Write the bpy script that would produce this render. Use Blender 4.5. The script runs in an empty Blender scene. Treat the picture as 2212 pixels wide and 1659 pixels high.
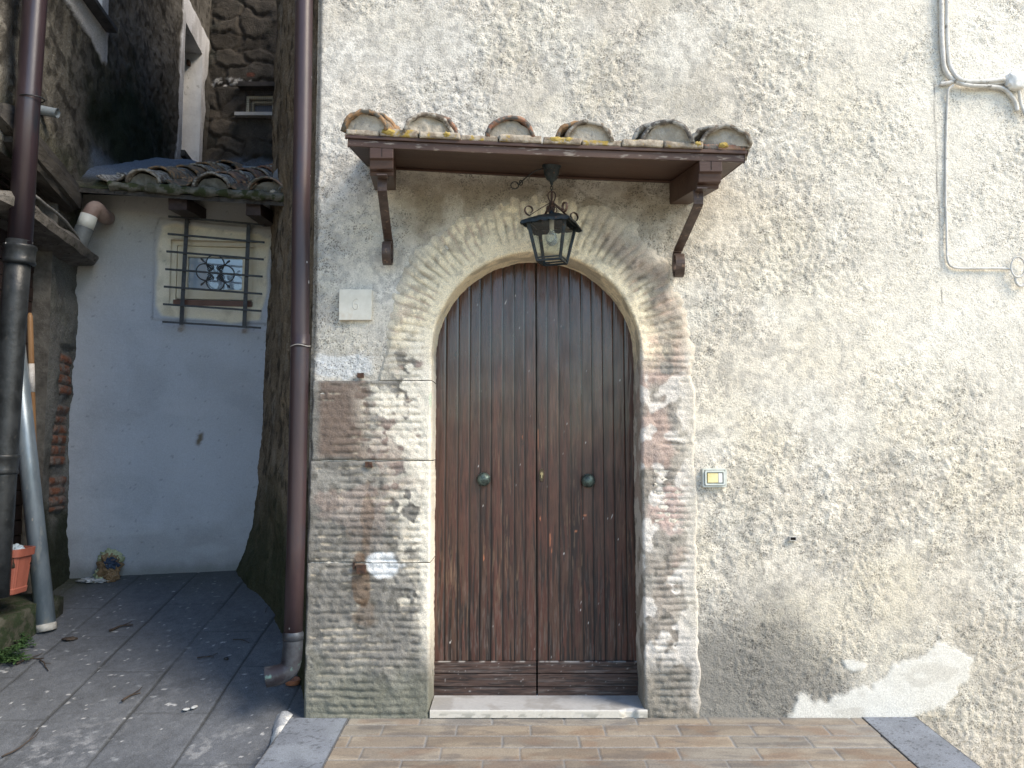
import bpy, bmesh, math, random
import numpy as np
from mathutils import Vector, Matrix, noise as mnoise
random.seed(7)
C = bpy.context.scene
R = math.radians

# ---------------------------------------------------------------- camera
EYE = Vector((0.0, -3.9, 1.27)); PITCH = R(4.5); FPX = 1736.0; PW = 2212.0; PH = 1659.0
cam_d = bpy.data.cameras.new("camera"); cam = bpy.data.objects.new("camera", cam_d)
C.collection.objects.link(cam); C.camera = cam
cam.location = EYE; cam.rotation_euler = (R(90) + PITCH, 0, 0)
cam_d.sensor_width = 36; cam_d.lens = 36 * FPX / PW
cam_d.clip_start = 0.05; cam_d.clip_end = 5000

# ---------------------------------------------------------------- world, sun, exposure
SUN_DIR = Vector((0.84, -0.46, 0.88)).normalized()      # towards the sun
w = bpy.data.worlds.new("World"); C.world = w; w.use_nodes = True
nt = w.node_tree; nt.nodes.clear()
sky = nt.nodes.new('ShaderNodeTexSky'); sky.sky_type = 'NISHITA'; sky.sun_disc = False
sky.sun_elevation = math.asin(SUN_DIR.z)
sky.sun_rotation = math.atan2(SUN_DIR.x, SUN_DIR.y)
sky.air_density = 1.3; sky.dust_density = 0.4; sky.ozone_density = 3.5
bg = nt.nodes.new('ShaderNodeBackground'); bg.inputs['Strength'].default_value = 0.15
wo = nt.nodes.new('ShaderNodeOutputWorld')
nt.links.new(sky.outputs[0], bg.inputs[0]); nt.links.new(bg.outputs[0], wo.inputs[0])
sd = bpy.data.lights.new("sun", 'SUN'); sd.energy = 2.9; sd.angle = R(28); sd.color = (1.0, 0.86, 0.67)
so = bpy.data.objects.new("sun", sd); C.collection.objects.link(so)
so.rotation_euler = SUN_DIR.to_track_quat('Z', 'Y').to_euler(); so.location = (3, -4, 8)
C.view_settings.view_transform = 'Standard'; C.view_settings.look = 'None'
C.view_settings.gamma = 1.0; C.view_settings.exposure = 0.98

# ---------------------------------------------------------------- image pixel helpers: points placed by camera rays through pixel positions
CT, ST = math.cos(PITCH), math.sin(PITCH)
def ray(px, py):
    a = (PH / 2 - py) / FPX
    return Vector(((px - PW / 2) / FPX, CT - a * ST, ST + a * CT))
def at(px, py, Y):                       # point on the vertical plane y = Y
    d = ray(px, py); t = (Y - EYE.y) / d.y
    return EYE + d * t
def hit(px, py, p0, n):
    d = ray(px, py); n = Vector(n); t = (Vector(p0) - EYE).dot(n) / d.dot(n)
    return EYE + d * t
RS = 0.227                                # slope of the paved ramp
def ramp_pt(px, py): return hit(px, py, (0, 0, 0), (0, -RS, 1))
LK = -0.13; LX0 = -3.06 - LK * 1.75 * 1.0  # left building: X = LX0 + LK*Y
LN = Vector((1, -LK, 0)).normalized()
def left_x(Y): return LX0 + LK * Y
def left_hit(px, py): return hit(px, py, (LX0, 0, 0), LN)
S0 = Vector((-3.05, 1.68, 0)); S1 = Vector((-1.75, 1.84, 0))     # shed wall line
SD = (S1 - S0).normalized(); SN = Vector((SD.y, -SD.x, 0))
def shed(px, py, off=0.0): return hit(px, py, S0 + SN * off, SN)
def sY(x): return S0.y + (x - S0.x) * SD.y / SD.x

# ---------------------------------------------------------------- vector noise
def _h(ix, iy, s):
    n = (ix.astype(np.int64) * 374761393 + iy.astype(np.int64) * 668265263 + s * 982451653) & 0xffffffff
    n = ((n ^ (n >> 13)) * 1274126177) & 0xffffffff
    n = ((n ^ (n >> 16)) * 2246822519) & 0xffffffff
    return ((n ^ (n >> 15)) & 0xffffff) / float(0xffffff)
def vn(x, y, s=0):
    x = np.asarray(x, float); y = np.asarray(y, float)
    ix = np.floor(x); iy = np.floor(y); fx = x - ix; fy = y - iy
    fx = fx * fx * fx * (fx * (fx * 6 - 15) + 10); fy = fy * fy * fy * (fy * (fy * 6 - 15) + 10)
    a = _h(ix, iy, s); b = _h(ix + 1, iy, s); c = _h(ix, iy + 1, s); d = _h(ix + 1, iy + 1, s)
    return (a * (1 - fx) + b * fx) * (1 - fy) + (c * (1 - fx) + d * fx) * fy
FMAX = 1e9
def fb(x, y, f, o=4, s=0, g=0.5):        # 0..1, feature frequency f per metre
    t = 0; A = 1; N = 0
    for i in range(o):
        if i and f > FMAX: break
        ca, sa = math.cos(0.6 * i + s), math.sin(0.6 * i + s)
        t = t + A * vn((x * ca - y * sa) * f + 13.7 * i, (x * sa + y * ca) * f - 7.1 * i, s * 17 + i); N += A
        A *= g; f *= 2.03
    return t / N
def ss(a, b, x):
    t = np.clip((x - a) / (b - a), 0, 1); return t * t * (3 - 2 * t)
def mixc(c, col, m): return c + (np.array(col) - c) * np.clip(m, 0, 1)[..., None]
def flat(col, shape): return np.broadcast_to(np.array(col, float), shape + (3,)).copy()
def polydist(x, y, pts):                 # signed distance, positive inside
    d = np.full(x.shape, 1e9); ins = np.zeros(x.shape, bool); n = len(pts)
    for i in range(n):
        x1, y1 = pts[i]; x2, y2 = pts[(i + 1) % n]
        dx, dy = x2 - x1, y2 - y1
        t = np.clip(((x - x1) * dx + (y - y1) * dy) / (dx * dx + dy * dy + 1e-12), 0, 1)
        d = np.minimum(d, np.hypot(x - x1 - t * dx, y - y1 - t * dy))
        c = ((y1 > y) != (y2 > y)) & (x < (x2 - x1) * (y - y1) / ((y2 - y1) or 1e-9) + x1)
        ins ^= c
    return np.where(ins, d, -d)
def blob(x, z, c, rx, rz, wob=0.35, f=6, s=3):
    d = np.hypot((x - c[0]) / rx, (z - c[1]) / rz) + (fb(x, z, f, 4, s) - 0.5) * 2 * wob
    return ss(1.0, 0.72, d)
def wp(px, py, Y=0.0):
    p = at(px, py, Y); return (p.x, p.z)

# ---------------------------------------------------------------- materials
MATS = {}
def _base(name):
    m = bpy.data.materials.new(name); m.use_nodes = True
    return m, m.node_tree, m.node_tree.nodes['Principled BSDF']
def N(nt, t, **k):
    n = nt.nodes.new(t)
    for a, b in k.items(): setattr(n, a, b)
    return n
def coords(nt, scale):
    tc = N(nt, 'ShaderNodeTexCoord'); mp = N(nt, 'ShaderNodeMapping')
    mp.inputs['Scale'].default_value = scale if hasattr(scale, '__len__') else (scale,) * 3
    nt.links.new(tc.outputs['Object'], mp.inputs[0]); return mp.outputs[0]
def noise_n(nt, vec, s, det=4, rough=0.6):
    n = N(nt, 'ShaderNodeTexNoise'); n.inputs['Scale'].default_value = s
    n.inputs['Detail'].default_value = det; n.inputs['Roughness'].default_value = rough
    nt.links.new(vec, n.inputs['Vector']); return n.outputs['Fac']
def maprange(nt, v, a, b, c, d):
    n = N(nt, 'ShaderNodeMapRange'); nt.links.new(v, n.inputs[0])
    for i, q in enumerate((a, b, c, d)): n.inputs[i + 1].default_value = q
    return n.outputs[0]
def bump(nt, bs, h, dist, strength=1.0):
    b = N(nt, 'ShaderNodeBump'); b.inputs['Distance'].default_value = dist
    b.inputs['Strength'].default_value = strength
    nt.links.new(h, b.inputs['Height']); nt.links.new(b.outputs[0], bs.inputs['Normal']); return b
def mcol(name, rough=0.9, bscale=90, bdist=0.006, fscale=160, famt=0.35, spec=0.3, aniso=(1, 1, 1), pit=0.0, rattr=False, coat=False):
    """colour comes from the mesh's own 'Col' attribute (paint, stone, stains), fine grain and relief from noise"""
    if name in MATS: return MATS[name]
    m, nt, bs = _base(name)
    at_ = N(nt, 'ShaderNodeAttribute', attribute_name='Col')
    v = coords(nt, aniso)
    f = maprange(nt, noise_n(nt, v, fscale, 3, 0.7), 0.3, 0.7, 1 - famt, 1 + famt)
    out = f
    if pit > 0:
        vo = N(nt, 'ShaderNodeTexVoronoi'); vo.inputs['Scale'].default_value = 100
        vo.inputs['Randomness'].default_value = 1.0
        dist = N(nt, 'ShaderNodeMixRGB'); dist.blend_type = 'ADD'; dist.inputs[0].default_value = 0.02
        nn = N(nt, 'ShaderNodeTexNoise'); nn.inputs['Scale'].default_value = 60
        nt.links.new(v, nn.inputs['Vector']); nt.links.new(v, dist.inputs[1]); nt.links.new(nn.outputs['Color'], dist.inputs[2])
        nt.links.new(dist.outputs[0], vo.inputs['Vector'])
        big = maprange(nt, noise_n(nt, v, 16, 3, 0.6), 0.34, 0.62, 0.08, 0.44)
        lt = N(nt, 'ShaderNodeMath', operation='LESS_THAN'); nt.links.new(vo.outputs['Distance'], lt.inputs[0]); nt.links.new(big, lt.inputs[1])
        k = N(nt, 'ShaderNodeMath', operation='MULTIPLY_ADD'); nt.links.new(lt.outputs[0], k.inputs[0]); pa = N(nt, 'ShaderNodeMath', operation='MULTIPLY'); nt.links.new(at_.outputs['Alpha'], pa.inputs[0]); pa.inputs[1].default_value = -pit; nt.links.new(pa.outputs[0], k.inputs[1]); k.inputs[2].default_value = 1.0
        mm = N(nt, 'ShaderNodeMath', operation='MULTIPLY'); nt.links.new(f, mm.inputs[0]); nt.links.new(k.outputs[0], mm.inputs[1]); out = mm.outputs[0]
    mx = N(nt, 'ShaderNodeVectorMath', operation='SCALE')
    nt.links.new(at_.outputs['Color'], mx.inputs[0]); nt.links.new(out, mx.inputs['Scale'])
    nt.links.new(mx.outputs[0], bs.inputs['Base Color'])
    bs.inputs['Specular IOR Level'].default_value = spec
    bs.inputs['Roughness'].default_value = rough
    if rattr:
        ra = N(nt, 'ShaderNodeAttribute', attribute_name='Rough')
        nt.links.new(ra.outputs['Fac'], bs.inputs['Roughness'])
    if coat:                              # varnish survives where the timber is least weathered
        nt.links.new(maprange(nt, ra.outputs['Fac'], .28, .55, .50, 0.0), bs.inputs['Coat Weight']); bs.inputs['Coat Roughness'].default_value = .13
        bs.inputs['Coat IOR'].default_value = 1.6
    hm = N(nt, 'ShaderNodeMath', operation='MULTIPLY'); nt.links.new(noise_n(nt, v, bscale, 6, 0.62), hm.inputs[0]); nt.links.new(at_.outputs['Alpha'], hm.inputs[1])
    bump(nt, bs, hm.outputs[0], bdist)
    MATS[name] = m; return m
def mnz(name, c1, c2, scale=12, rough=0.6, bdist=0.001, bscale=None, metal=0, spec=0.4, lo=0.4, hi=0.6, c3=None, s3=40, lo3=.62, hi3=.66, aniso=(1, 1, 1), coat=0, speck=None):
    if name in MATS: return MATS[name]
    m, nt, bs = _base(name); v = coords(nt, aniso)
    f = maprange(nt, noise_n(nt, v, scale, 5, 0.65), lo, hi, 0, 1)
    mx = N(nt, 'ShaderNodeMixRGB'); nt.links.new(f, mx.inputs[0])
    mx.inputs[1].default_value = (*c1, 1); mx.inputs[2].default_value = (*c2, 1); o = mx.outputs[0]
    if c3:
        f3 = maprange(nt, noise_n(nt, v, s3, 4, 0.6), lo3, hi3, 0, 1)
        m3 = N(nt, 'ShaderNodeMixRGB'); nt.links.new(f3, m3.inputs[0]); nt.links.new(o, m3.inputs[1]); m3.inputs[2].default_value = (*c3, 1); o = m3.outputs[0]
    if speck:                             # speck = (colour, size per metre, radius): flecks of dried paint
        vs = coords(nt, (1, 1, .45)); vo = N(nt, 'ShaderNodeTexVoronoi'); vo.inputs['Scale'].default_value = speck[1]
        nt.links.new(vs, vo.inputs['Vector']); cs = N(nt, 'ShaderNodeSeparateColor'); nt.links.new(vo.outputs['Color'], cs.inputs[0])
        rr = maprange(nt, cs.outputs[0], .55, 1.0, 0.0, speck[2]); lt = N(nt, 'ShaderNodeMath', operation='LESS_THAN')
        nt.links.new(vo.outputs['Distance'], lt.inputs[0]); nt.links.new(rr, lt.inputs[1])
        m4 = N(nt, 'ShaderNodeMixRGB'); nt.links.new(lt.outputs[0], m4.inputs[0]); nt.links.new(o, m4.inputs[1]); m4.inputs[2].default_value = (*speck[0], 1); o = m4.outputs[0]
    nt.links.new(o, bs.inputs['Base Color'])
    bs.inputs['Roughness'].default_value = rough; bs.inputs['Metallic'].default_value = metal
    bs.inputs['Specular IOR Level'].default_value = spec; bs.inputs['Coat Weight'].default_value = coat
    if bdist: bump(nt, bs, noise_n(nt, v, bscale or scale * 6, 5, 0.6), bdist)
    MATS[name] = m; return m
def mglass(name, tint=(0.9, 0.95, 0.95)):
    m, nt, bs = _base(name)
    nt.nodes.remove(bs); g = N(nt, 'ShaderNodeBsdfGlossy'); g.inputs['Roughness'].default_value = 0.05
    t = N(nt, 'ShaderNodeBsdfTransparent'); t.inputs[0].default_value = (*tint, 1)
    fr = N(nt, 'ShaderNodeFresnel'); fr.inputs[0].default_value = 1.5
    mx = N(nt, 'ShaderNodeMixShader'); nt.links.new(fr.outputs[0], mx.inputs[0]); nt.links.new(t.outputs[0], mx.inputs[1]); nt.links.new(g.outputs[0], mx.inputs[2])
    nt.links.new(mx.outputs[0], nt.nodes['Material Output'].inputs[0]); return m

# ---------------------------------------------------------------- object helpers
def link(o, parent=None):
    C.collection.objects.link(o)
    if parent is not None: o.parent = parent
    return o
def tag(o, label=None, cat=None, group=None, kind=None):
    if label: o['label'] = label
    if cat: o['category'] = cat
    if group: o['group'] = group
    if kind: o['kind'] = kind
    return o
def thing(name, label, cat, loc=(0, 0, 0), group=None):
    o = bpy.data.objects.new(name, None); o.empty_display_size = 0.1; C.collection.objects.link(o)
    o.location = loc; return tag(o, label, cat, group)
def rel(parent):                          # parts are modelled in world space; undo the parent's base offset
    return Matrix.Translation(-parent.location) if parent is not None and parent.parent is None and parent.type == 'EMPTY' else Matrix.Identity(4)
def grid(name, P, mat, parent=None, col=None, keep=None, flip=False, rough=None, smooth=True, alpha=None):
    nu, nv = P.shape[:2]
    idx = np.arange(nu * nv).reshape(nu, nv)
    q = np.stack([idx[:-1, :-1], idx[1:, :-1], idx[1:, 1:], idx[:-1, 1:]], -1)
    if keep is not None: q = q[keep]
    q = q.reshape(-1, 4)
    if flip: q = q[:, ::-1]
    V = P.reshape(-1, 3).astype(np.float32).copy()
    if parent is not None and parent.type == 'EMPTY': V -= np.array(parent.location, dtype=np.float32)
    me = bpy.data.meshes.new(name)
    me.vertices.add(len(V)); me.vertices.foreach_set('co', V.ravel())
    me.loops.add(q.size); me.loops.foreach_set('vertex_index', q.ravel().astype(np.int32))
    me.polygons.add(len(q)); me.polygons.foreach_set('loop_start', np.arange(0, q.size, 4, dtype=np.int32))
    me.polygons.foreach_set('use_smooth', np.full(len(q), smooth))
    me.update(calc_edges=True); me.validate()
    if col is not None:
        a = me.color_attributes.new('Col', 'FLOAT_COLOR', 'POINT')
        cc = np.ones((nu * nv, 4), np.float32); cc[:, :3] = np.clip(col.reshape(-1, 3), 0.004, 0.95)
        if alpha is not None: cc[:, 3] = alpha.ravel()
        a.data.foreach_set('color', cc.ravel())
    if rough is not None:
        a = me.attributes.new('Rough', 'FLOAT', 'POINT'); a.data.foreach_set('value', rough.ravel().astype(np.float32))
    me.materials.append(mat)
    return link(bpy.data.objects.new(name, me), parent)
def obj(name, bm, mat, parent=None, smooth=False, bevel=0):
    if parent is not None and parent.type == 'EMPTY': bmesh.ops.translate(bm, verts=bm.verts, vec=-parent.location)
    if bevel: bmesh.ops.bevel(bm, geom=list(bm.edges), offset=bevel, segments=2, affect='EDGES', profile=0.6)
    bmesh.ops.recalc_face_normals(bm, faces=bm.faces)
    me = bpy.data.meshes.new(name); bm.to_mesh(me); bm.free()
    if smooth:
        for p in me.polygons: p.use_smooth = True
    for mm in (mat if isinstance(mat, (list, tuple)) else [mat]): me.materials.append(mm)
    return link(bpy.data.objects.new(name, me), parent)
def prism(bm, lo, hi):                    # two loops of equal count -> closed solid
    a = [bm.verts.new(p) for p in lo]; b = [bm.verts.new(p) for p in hi]; n = len(a)
    bm.faces.new(a[::-1]); bm.faces.new(b)
    for i in range(n): bm.faces.new((a[i], a[(i + 1) % n], b[(i + 1) % n], b[i]))
    return bm
def box(bm, c, s, M=None):
    c = Vector(c); x, y, z = s[0] / 2, s[1] / 2, s[2] / 2
    f = (lambda v: (M @ v if M else v) + c)
    lo = [f(Vector(v)) for v in ((-x, -y, -z), (x, -y, -z), (x, y, -z), (-x, y, -z))]
    hi = [f(Vector(v)) for v in ((-x, -y, z), (x, -y, z), (x, y, z), (-x, y, z))]
    return prism(bm, lo, hi)
def sub(bm, n=1, jit=0.0, f=20, seed=0):
    bmesh.ops.subdivide_edges(bm, edges=list(bm.edges), cuts=n, use_grid_fill=True)
    if jit:
        for v in bm.verts:
            v.co += mnoise.noise_vector(v.co * f + Vector((seed, seed * 2, 0))) * jit
    return bm
def tube(bm, pts, r, n=8, closed=False, flatn=None, caps=True):
    """flatn=(vec, half_width): rectangular strap whose wide side runs along vec, r = half thickness"""
    pts = [Vector(p) for p in pts]; m = len(pts); rr = r if hasattr(r, '__len__') else [r] * m
    rings = []; prev = None
    for i, p in enumerate(pts):
        if closed: t = pts[(i + 1) % m] - pts[i - 1]
        else: t = pts[min(i + 1, m - 1)] - pts[max(i - 1, 0)]
        t.normalize()
        if flatn:
            wv = Vector(flatn[0]).normalized(); nn = t.cross(wv).normalized()
            hw = flatn[1]
            ring = [p + wv * a * hw + nn * b * rr[i] for a, b in ((-1, -1), (1, -1), (1, 1), (-1, 1))]
        else:
            if prev is None:
                u = t.orthogonal().normalized()
            else:
                u = (prev - t * prev.dot(t)).normalized()
            prev = u; v = t.cross(u)
            ring = [p + (u * math.cos(2 * math.pi * k / n) + v * math.sin(2 * math.pi * k / n)) * rr[i] for k in range(n)]
        rings.append([bm.verts.new(q) for q in ring])
    k = len(rings[0])
    for i in range(m - (0 if closed else 1)):
        a, b = rings[i], rings[(i + 1) % m]
        for j in range(k): bm.faces.new((a[j], a[(j + 1) % k], b[(j + 1) % k], b[j]))
    if not closed and caps: bm.faces.new(rings[0][::-1]); bm.faces.new(rings[-1])
    return bm
def lathe(bm, prof, c, n=24, axis=Vector((0, 0, 1)), rmod=None):
    axis = Vector(axis).normalized(); u = axis.orthogonal().normalized(); v = axis.cross(u); c = Vector(c)
    rings = []
    for r, h in prof:
        if r < 1e-6: rings.append([bm.verts.new(c + axis * h)])
        else: rings.append([bm.verts.new(c + axis * h + (u * math.cos(2 * math.pi * k / n) + v * math.sin(2 * math.pi * k / n)) * r * (rmod(k, n) if rmod else 1)) for k in range(n)])
    for a, b in zip(rings[:-1], rings[1:]):
        for k in range(n):
            if len(a) == 1 and len(b) == 1: continue
            if len(a) == 1: bm.faces.new((a[0], b[(k + 1) % n], b[k]))
            elif len(b) == 1: bm.faces.new((a[k], a[(k + 1) % n], b[0]))
            else: bm.faces.new((a[k], a[(k + 1) % n], b[(k + 1) % n], b[k]))
    return bm
def spl(pts, k=8):                        # Catmull-Rom
    pts = [Vector(p) for p in pts]; P = [pts[0] * 2 - pts[1]] + pts + [pts[-1] * 2 - pts[-2]]; o = []
    for i in range(1, len(P) - 2):
        for j in range(k):
            t = j / k; a, b, c, d = P[i - 1:i + 3]
            o.append(0.5 * ((2 * b) + (c - a) * t + (2 * a - 5 * b + 4 * c - d) * t * t + (3 * b - a - 3 * c + d) * t ** 3))
    o.append(pts[-1]); return o
def lin(a, b, step): return np.linspace(a, b, max(2, int(abs(b - a) / step) + 1))

# ================================================================ SETTING
def nonuni(segs):                         # segs: (a, b, step) joined
    out = []
    for a, b, s in segs:
        l = lin(a, b, s); out.extend(l if not out else l[1:])
    return np.array(out)
M_PAVE = mcol('street_paving', 0.9, 60, 0.01)
X, Y = np.meshgrid(nonuni([(-900, -30, 290), (-30, 30, 1), (30, 900, 290)]), nonuni([(-900, -22, 290), (-22, -1.7, 0.7), (-1.7, 900, 300)]), indexing='ij')
g = grid('ground', np.stack([X, Y, np.full(X.shape, -0.42) + 0.0 * X], -1), M_PAVE, col=flat((.46, .40, .30), X.shape)); tag(g, kind='structure')

# paved ramp climbing the alley
M_RAMP = mcol('ramp_stone', 0.82, 120, 0.004, 220, 0.45, 0.35)
xs = lin(-3.7, -0.75, 0.0085); ys = nonuni([(-1.9, -0.6, 0.05), (-0.6, 1.9, 0.0085)])
X, Y = np.meshgrid(xs, ys, indexing='ij')
h = 0.012 * (fb(X, Y, 2.2, 3, 1) - .5) + 0.003 * (fb(X, Y, 25, 3, 2) - .5)
jx = X + 0.006 * (fb(X, Y, 3, 2, 5) - .5)
joint = np.zeros_like(X)
for k, x0 in enumerate((-2.94, -2.565, -2.19, -1.816, -1.445, -1.08)):
    joint = np.maximum(joint, ss(0.009, 0.002, np.abs(jx - x0)) * (0.55 + 0.45 * ss(.35, .6, fb(X, Y, 3, 2, 60 + k))))
    sl = (X > x0 - .375) & (X <= x0)
    for q in range(4):
        yk = -0.9 + 0.83 * q + (0.41 if k % 2 else 0) + 0.03 * k
        joint = np.maximum(joint, np.where(sl, ss(0.007, 0.002, np.abs(Y - yk + .004 * (fb(X, Y, 8, 2, 9) - .5))) * .45, 0))
h = h - 0.006 * joint
Z = RS * Y - 0.004 + h
big = fb(X, Y, 1.1, 4, 11); med = fb(X, Y, 7, 4, 12); fine = fb(X, Y, 45, 3, 13)
c = flat((.115, .125, .142), X.shape) * (0.62 + 0.55 * big + 0.35 * (med - .5) + .4 * (fine - .5))[..., None]
lime = ss(.50, .74, fb(X, Y, 2.0, 5, 14)) * ss(0.9, -0.5, Y) * (0.45 + 0.75 * ss(.4, .7, fb(X, Y, 30, 3, 15)))
c = mixc(c, (.30, .31, .33), lime * .55 * ss(.46, .56, fb(X, Y, 40, 4, 19)))
c = mixc(c, (.25, .27, .29), ss(.86, .93, fb(X, Y * 1.6, 18, 2, 16)) * .8)                 # droppings and lime splashes
c = mixc(c, (.45, .46, .47), ss(.87, .9, fb(X, Y * 1.5, 34, 2, 17)) * .9)
c = mixc(c, (.36, .37, .38), ss(.60, .66, fb(X, Y, 9, 4, 18)) * ss(0.1, -0.35, Y) * ss(-1.75, -1.25, X) * .5 * ss(.4, .6, fb(X, Y, 45, 3, 38)))
c = mixc(c, (.025, .026, .024), joint * .85)
c = mixc(c, (.045, .05, .035), ss(1.3, 1.8, Y + .5 * (med - .5)) * .5 + ss(-2.75, -3.0, X) * .6)
ramp = grid('paved_ramp', np.stack([X, Y, Z], -1), M_RAMP, col=c); tag(ramp, kind='structure')

# tiled landing with basalt edging
LS = 0.052
M_TILE = mcol('landing_tile', 0.55, 90, 0.0015, 140, 0.22, 0.45)
xs = lin(-0.765, 1.645, 0.0055); ys = nonuni([(-1.6, -0.62, 0.03), (-0.62, 0.03, 0.0055)])
X, Y = np.meshgrid(xs, ys, indexing='ij')
rowh = 0.122; row = np.floor((-Y + 0.035) / rowh); ry = (-Y + 0.035) / rowh - row
ro = np.array([.10, .26, .05, .31, .13, .29, .02, .22, .11, .3, .07, .2, .1, .26, .15])[np.clip(row, 0, 14).astype(int)]
tl = 0.336; cx = (X + ro + 1) / tl; col_ = np.floor(cx); rx = cx - col_
gd = np.minimum(np.minimum(rx, 1 - rx) * tl, np.minimum(ry, 1 - ry) * rowh)
gr = ss(0.0052, 0.0022, gd + .002 * (fb(X, Y, 60, 2, 3) - .5))
tid = _h(col_, row, 5); tid2 = _h(col_, row, 6)
Z = LS * Y - 0.0035 * gr + 0.0012 * (tid - .5) + 0.0015 * (fb(X, Y, 12, 3, 2) - .5)
n1 = fb(X * .45, Y * 1.6, 9, 5, 21); n2 = fb(X * .5, Y * 1.5, 16, 4, 22)
c = flat((.215, .188, .156), X.shape)
c = mixc(c, (.285, .255, .21), ss(.42, .62, n1) * .8); c = mixc(c, (.13, .12, .115), ss(.5, .72, n2) * .6)
c = mixc(c, (.20, .14, .10), ss(.55, .75, fb(X * .6, Y, 11, 4, 23)) * .5)
c = c * (0.86 + 0.26 * tid)[..., None] * np.stack([0.96 + .1 * tid2, np.ones_like(tid), 1.06 - .12 * tid2], -1)
c = mixc(c, (.21, .215, .22), gr * .9)
c = mixc(c, (.16, .17, .17), ss(-0.05, 0.0, Y) * .5)
lt = grid('landing', np.stack([X, Y, Z], -1), M_TILE, col=c); tag(lt, kind='structure')
M_BAS = mcol('basalt_edging', 0.75, 200, 0.002, 260, 0.4, 0.35)
def edging(x0, x1, y1, xo):
    xs = lin(x0, x1, 0.008); ys = nonuni([(-1.6, -0.62, 0.04), (-0.62, y1, 0.008)])
    X, Y = np.meshgrid(xs, ys, indexing='ij'); c = flat((.17, .19, .225), X.shape) * (.75 + .5 * fb(X, Y, 10, 5, 31))[..., None]
    c = mixc(c, (.05, .055, .06), ss(.64, .74, fb(X, Y, 75, 3, 32)) * .7); c = mixc(c, (.24, .27, .31), ss(.55, .8, fb(X, Y, 5, 3, 33)) * .6)
    c = mixc(c, (.06, .06, .06), ss(.006, .001, np.minimum(X - x0, x1 - X)))
    Z = LS * Y + 0.003 + .001 * (fb(X, Y, 20, 3, 34) - .5) + 0 * X
    o = grid('landing_edging', np.stack([X, Y, Z], -1), M_BAS, col=c); tag(o, kind='structure')
    bm = bmesh.new(); ya = -1.6
    prism(bm, [(x0, ya, -.45), (x1, ya, -.45), (x1, y1, -.45), (x0, y1, -.45)], [(x0, ya, LS * ya - .002), (x1, ya, LS * ya - .002), (x1, y1, LS * y1 - .002), (x0, y1, LS * y1 - .002)])
    o = obj('landing_edging', bm, mnz('basalt_side', (.12, .13, .15), (.2, .21, .23), 20, .8)); tag(o, kind='structure')
edging(-1.045, -0.768, -0.012, 0); edging(1.648, 1.905, 0.0, 1)
bm = bmesh.new(); prism(bm, [(-.77, -1.6, -.45), (1.65, -1.6, -.45), (1.65, 0.2, -.45), (-.77, .2, -.45)], [(-.77, -1.6, LS * -1.6 - .012), (1.65, -1.6, LS * -1.6 - .012), (1.65, .2, -.02), (-.77, .2, -.02)])
tag(obj('landing_base', bm, mnz('mortar', (.2, .2, .2), (.3, .29, .27), 20, .9)), kind='structure')
# smeared mortar fillet between ramp and edging
ys = lin(-0.55, 0.03, 0.01); us = lin(0, 1, 0.08); X, Y = np.meshgrid(us, ys, indexing='ij')
wd = 0.035 + .05 * ss(-.25, 0.0, Y) + .02 * (fb(X, Y, 9, 3, 5) - .5)
PX = -1.04 - wd * (1 - X); PZ = (RS * Y - .012) * (1 - X) + (LS * Y + .004) * X + .02 * np.sin(np.pi * X) * ss(-.45, 0, Y) + .006 * (fb(PX, Y, 40, 3, 5) - .5)
c = mixc(flat((.30, .32, .35), X.shape), (.6, .6, .58), ss(.45, .6, fb(X * .1, Y, 14, 3, 8)))
tag(grid('mortar_fillet', np.stack([PX, Y, PZ], -1), mcol('plaster_smear', .9, 80, .003), col=c), kind='structure')

# ================================================================ MAIN HOUSE
house = thing('stone_house', 'rough cream rendered house with tooled stone arch round a brown double door', 'house', (0.12, 0, 0))
M_PLAS = mcol('roughcast', 0.95, 110, 0.009, 190, 0.22, 0.2, pit=0.50)
DCX, DHW, DSP = 0.1175, 0.5075, 1.735; DRZ = 0.494   # opening centre, half width, springing, rise
xs = nonuni([(-0.985, 2.62, 0.0066), (2.62, 6.5, 0.25)]); zs = nonuni([(-0.45, 3.62, 0.0066), (3.62, 7.2, 0.2)])
X, Z = np.meshgrid(xs, zs, indexing='ij')
FMAX = 60
n_a = fb(X, Z, 28, 3, 41); n_b = fb(X, Z, 62, 2, 42); n_c = fb(X, Z, 1.6, 3, 43); n_r = fb(X, Z, 2.4, 3, 58); n_m = fb(X, Z, 9, 4, 44)
WP = [wp(*p) for p in ((1690, 1580), (1712, 1540), (1716, 1497), (1745, 1500), (1790, 1520), (1800, 1500), (1850, 1480), (1862, 1462), (1880, 1478), (1930, 1435), (1980, 1425), (2000, 1412), (2022, 1388), (2050, 1385), (2072, 1402), (2105, 1415), (2098, 1438), (2095, 1465), (2070, 1500), (2030, 1540), (1990, 1552), (1950, 1565), (1920, 1600))]
pd = polydist(X, Z, WP) + 0.05 * (fb(X, Z, 16, 5, 45, .62) - .5)
patch = ss(-0.006, 0.018, pd)
CR = [wp(*p) for p in ((1823, 1430), (1845, 1425), (1878, 1437), (1862, 1450), (1835, 1447))]
patch = np.maximum(patch, ss(-.004, .006, polydist(X, Z, CR) + .025 * (fb(X, Z, 25, 3, 46) - .5)))
hgt = (0.0016 * (n_a - .5) * 2 + 0.0026 * (n_b - .5) * 2) * (.45 + 1.1 * ss(.35, .62, n_r)) + 0.022 * (n_c - .5) + .004 * (n_m - .5)
hgt = hgt * (1 - patch) + patch * (0.006 + 0.012 * (n_c - .5) + .0025 * (n_m - .5))
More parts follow.
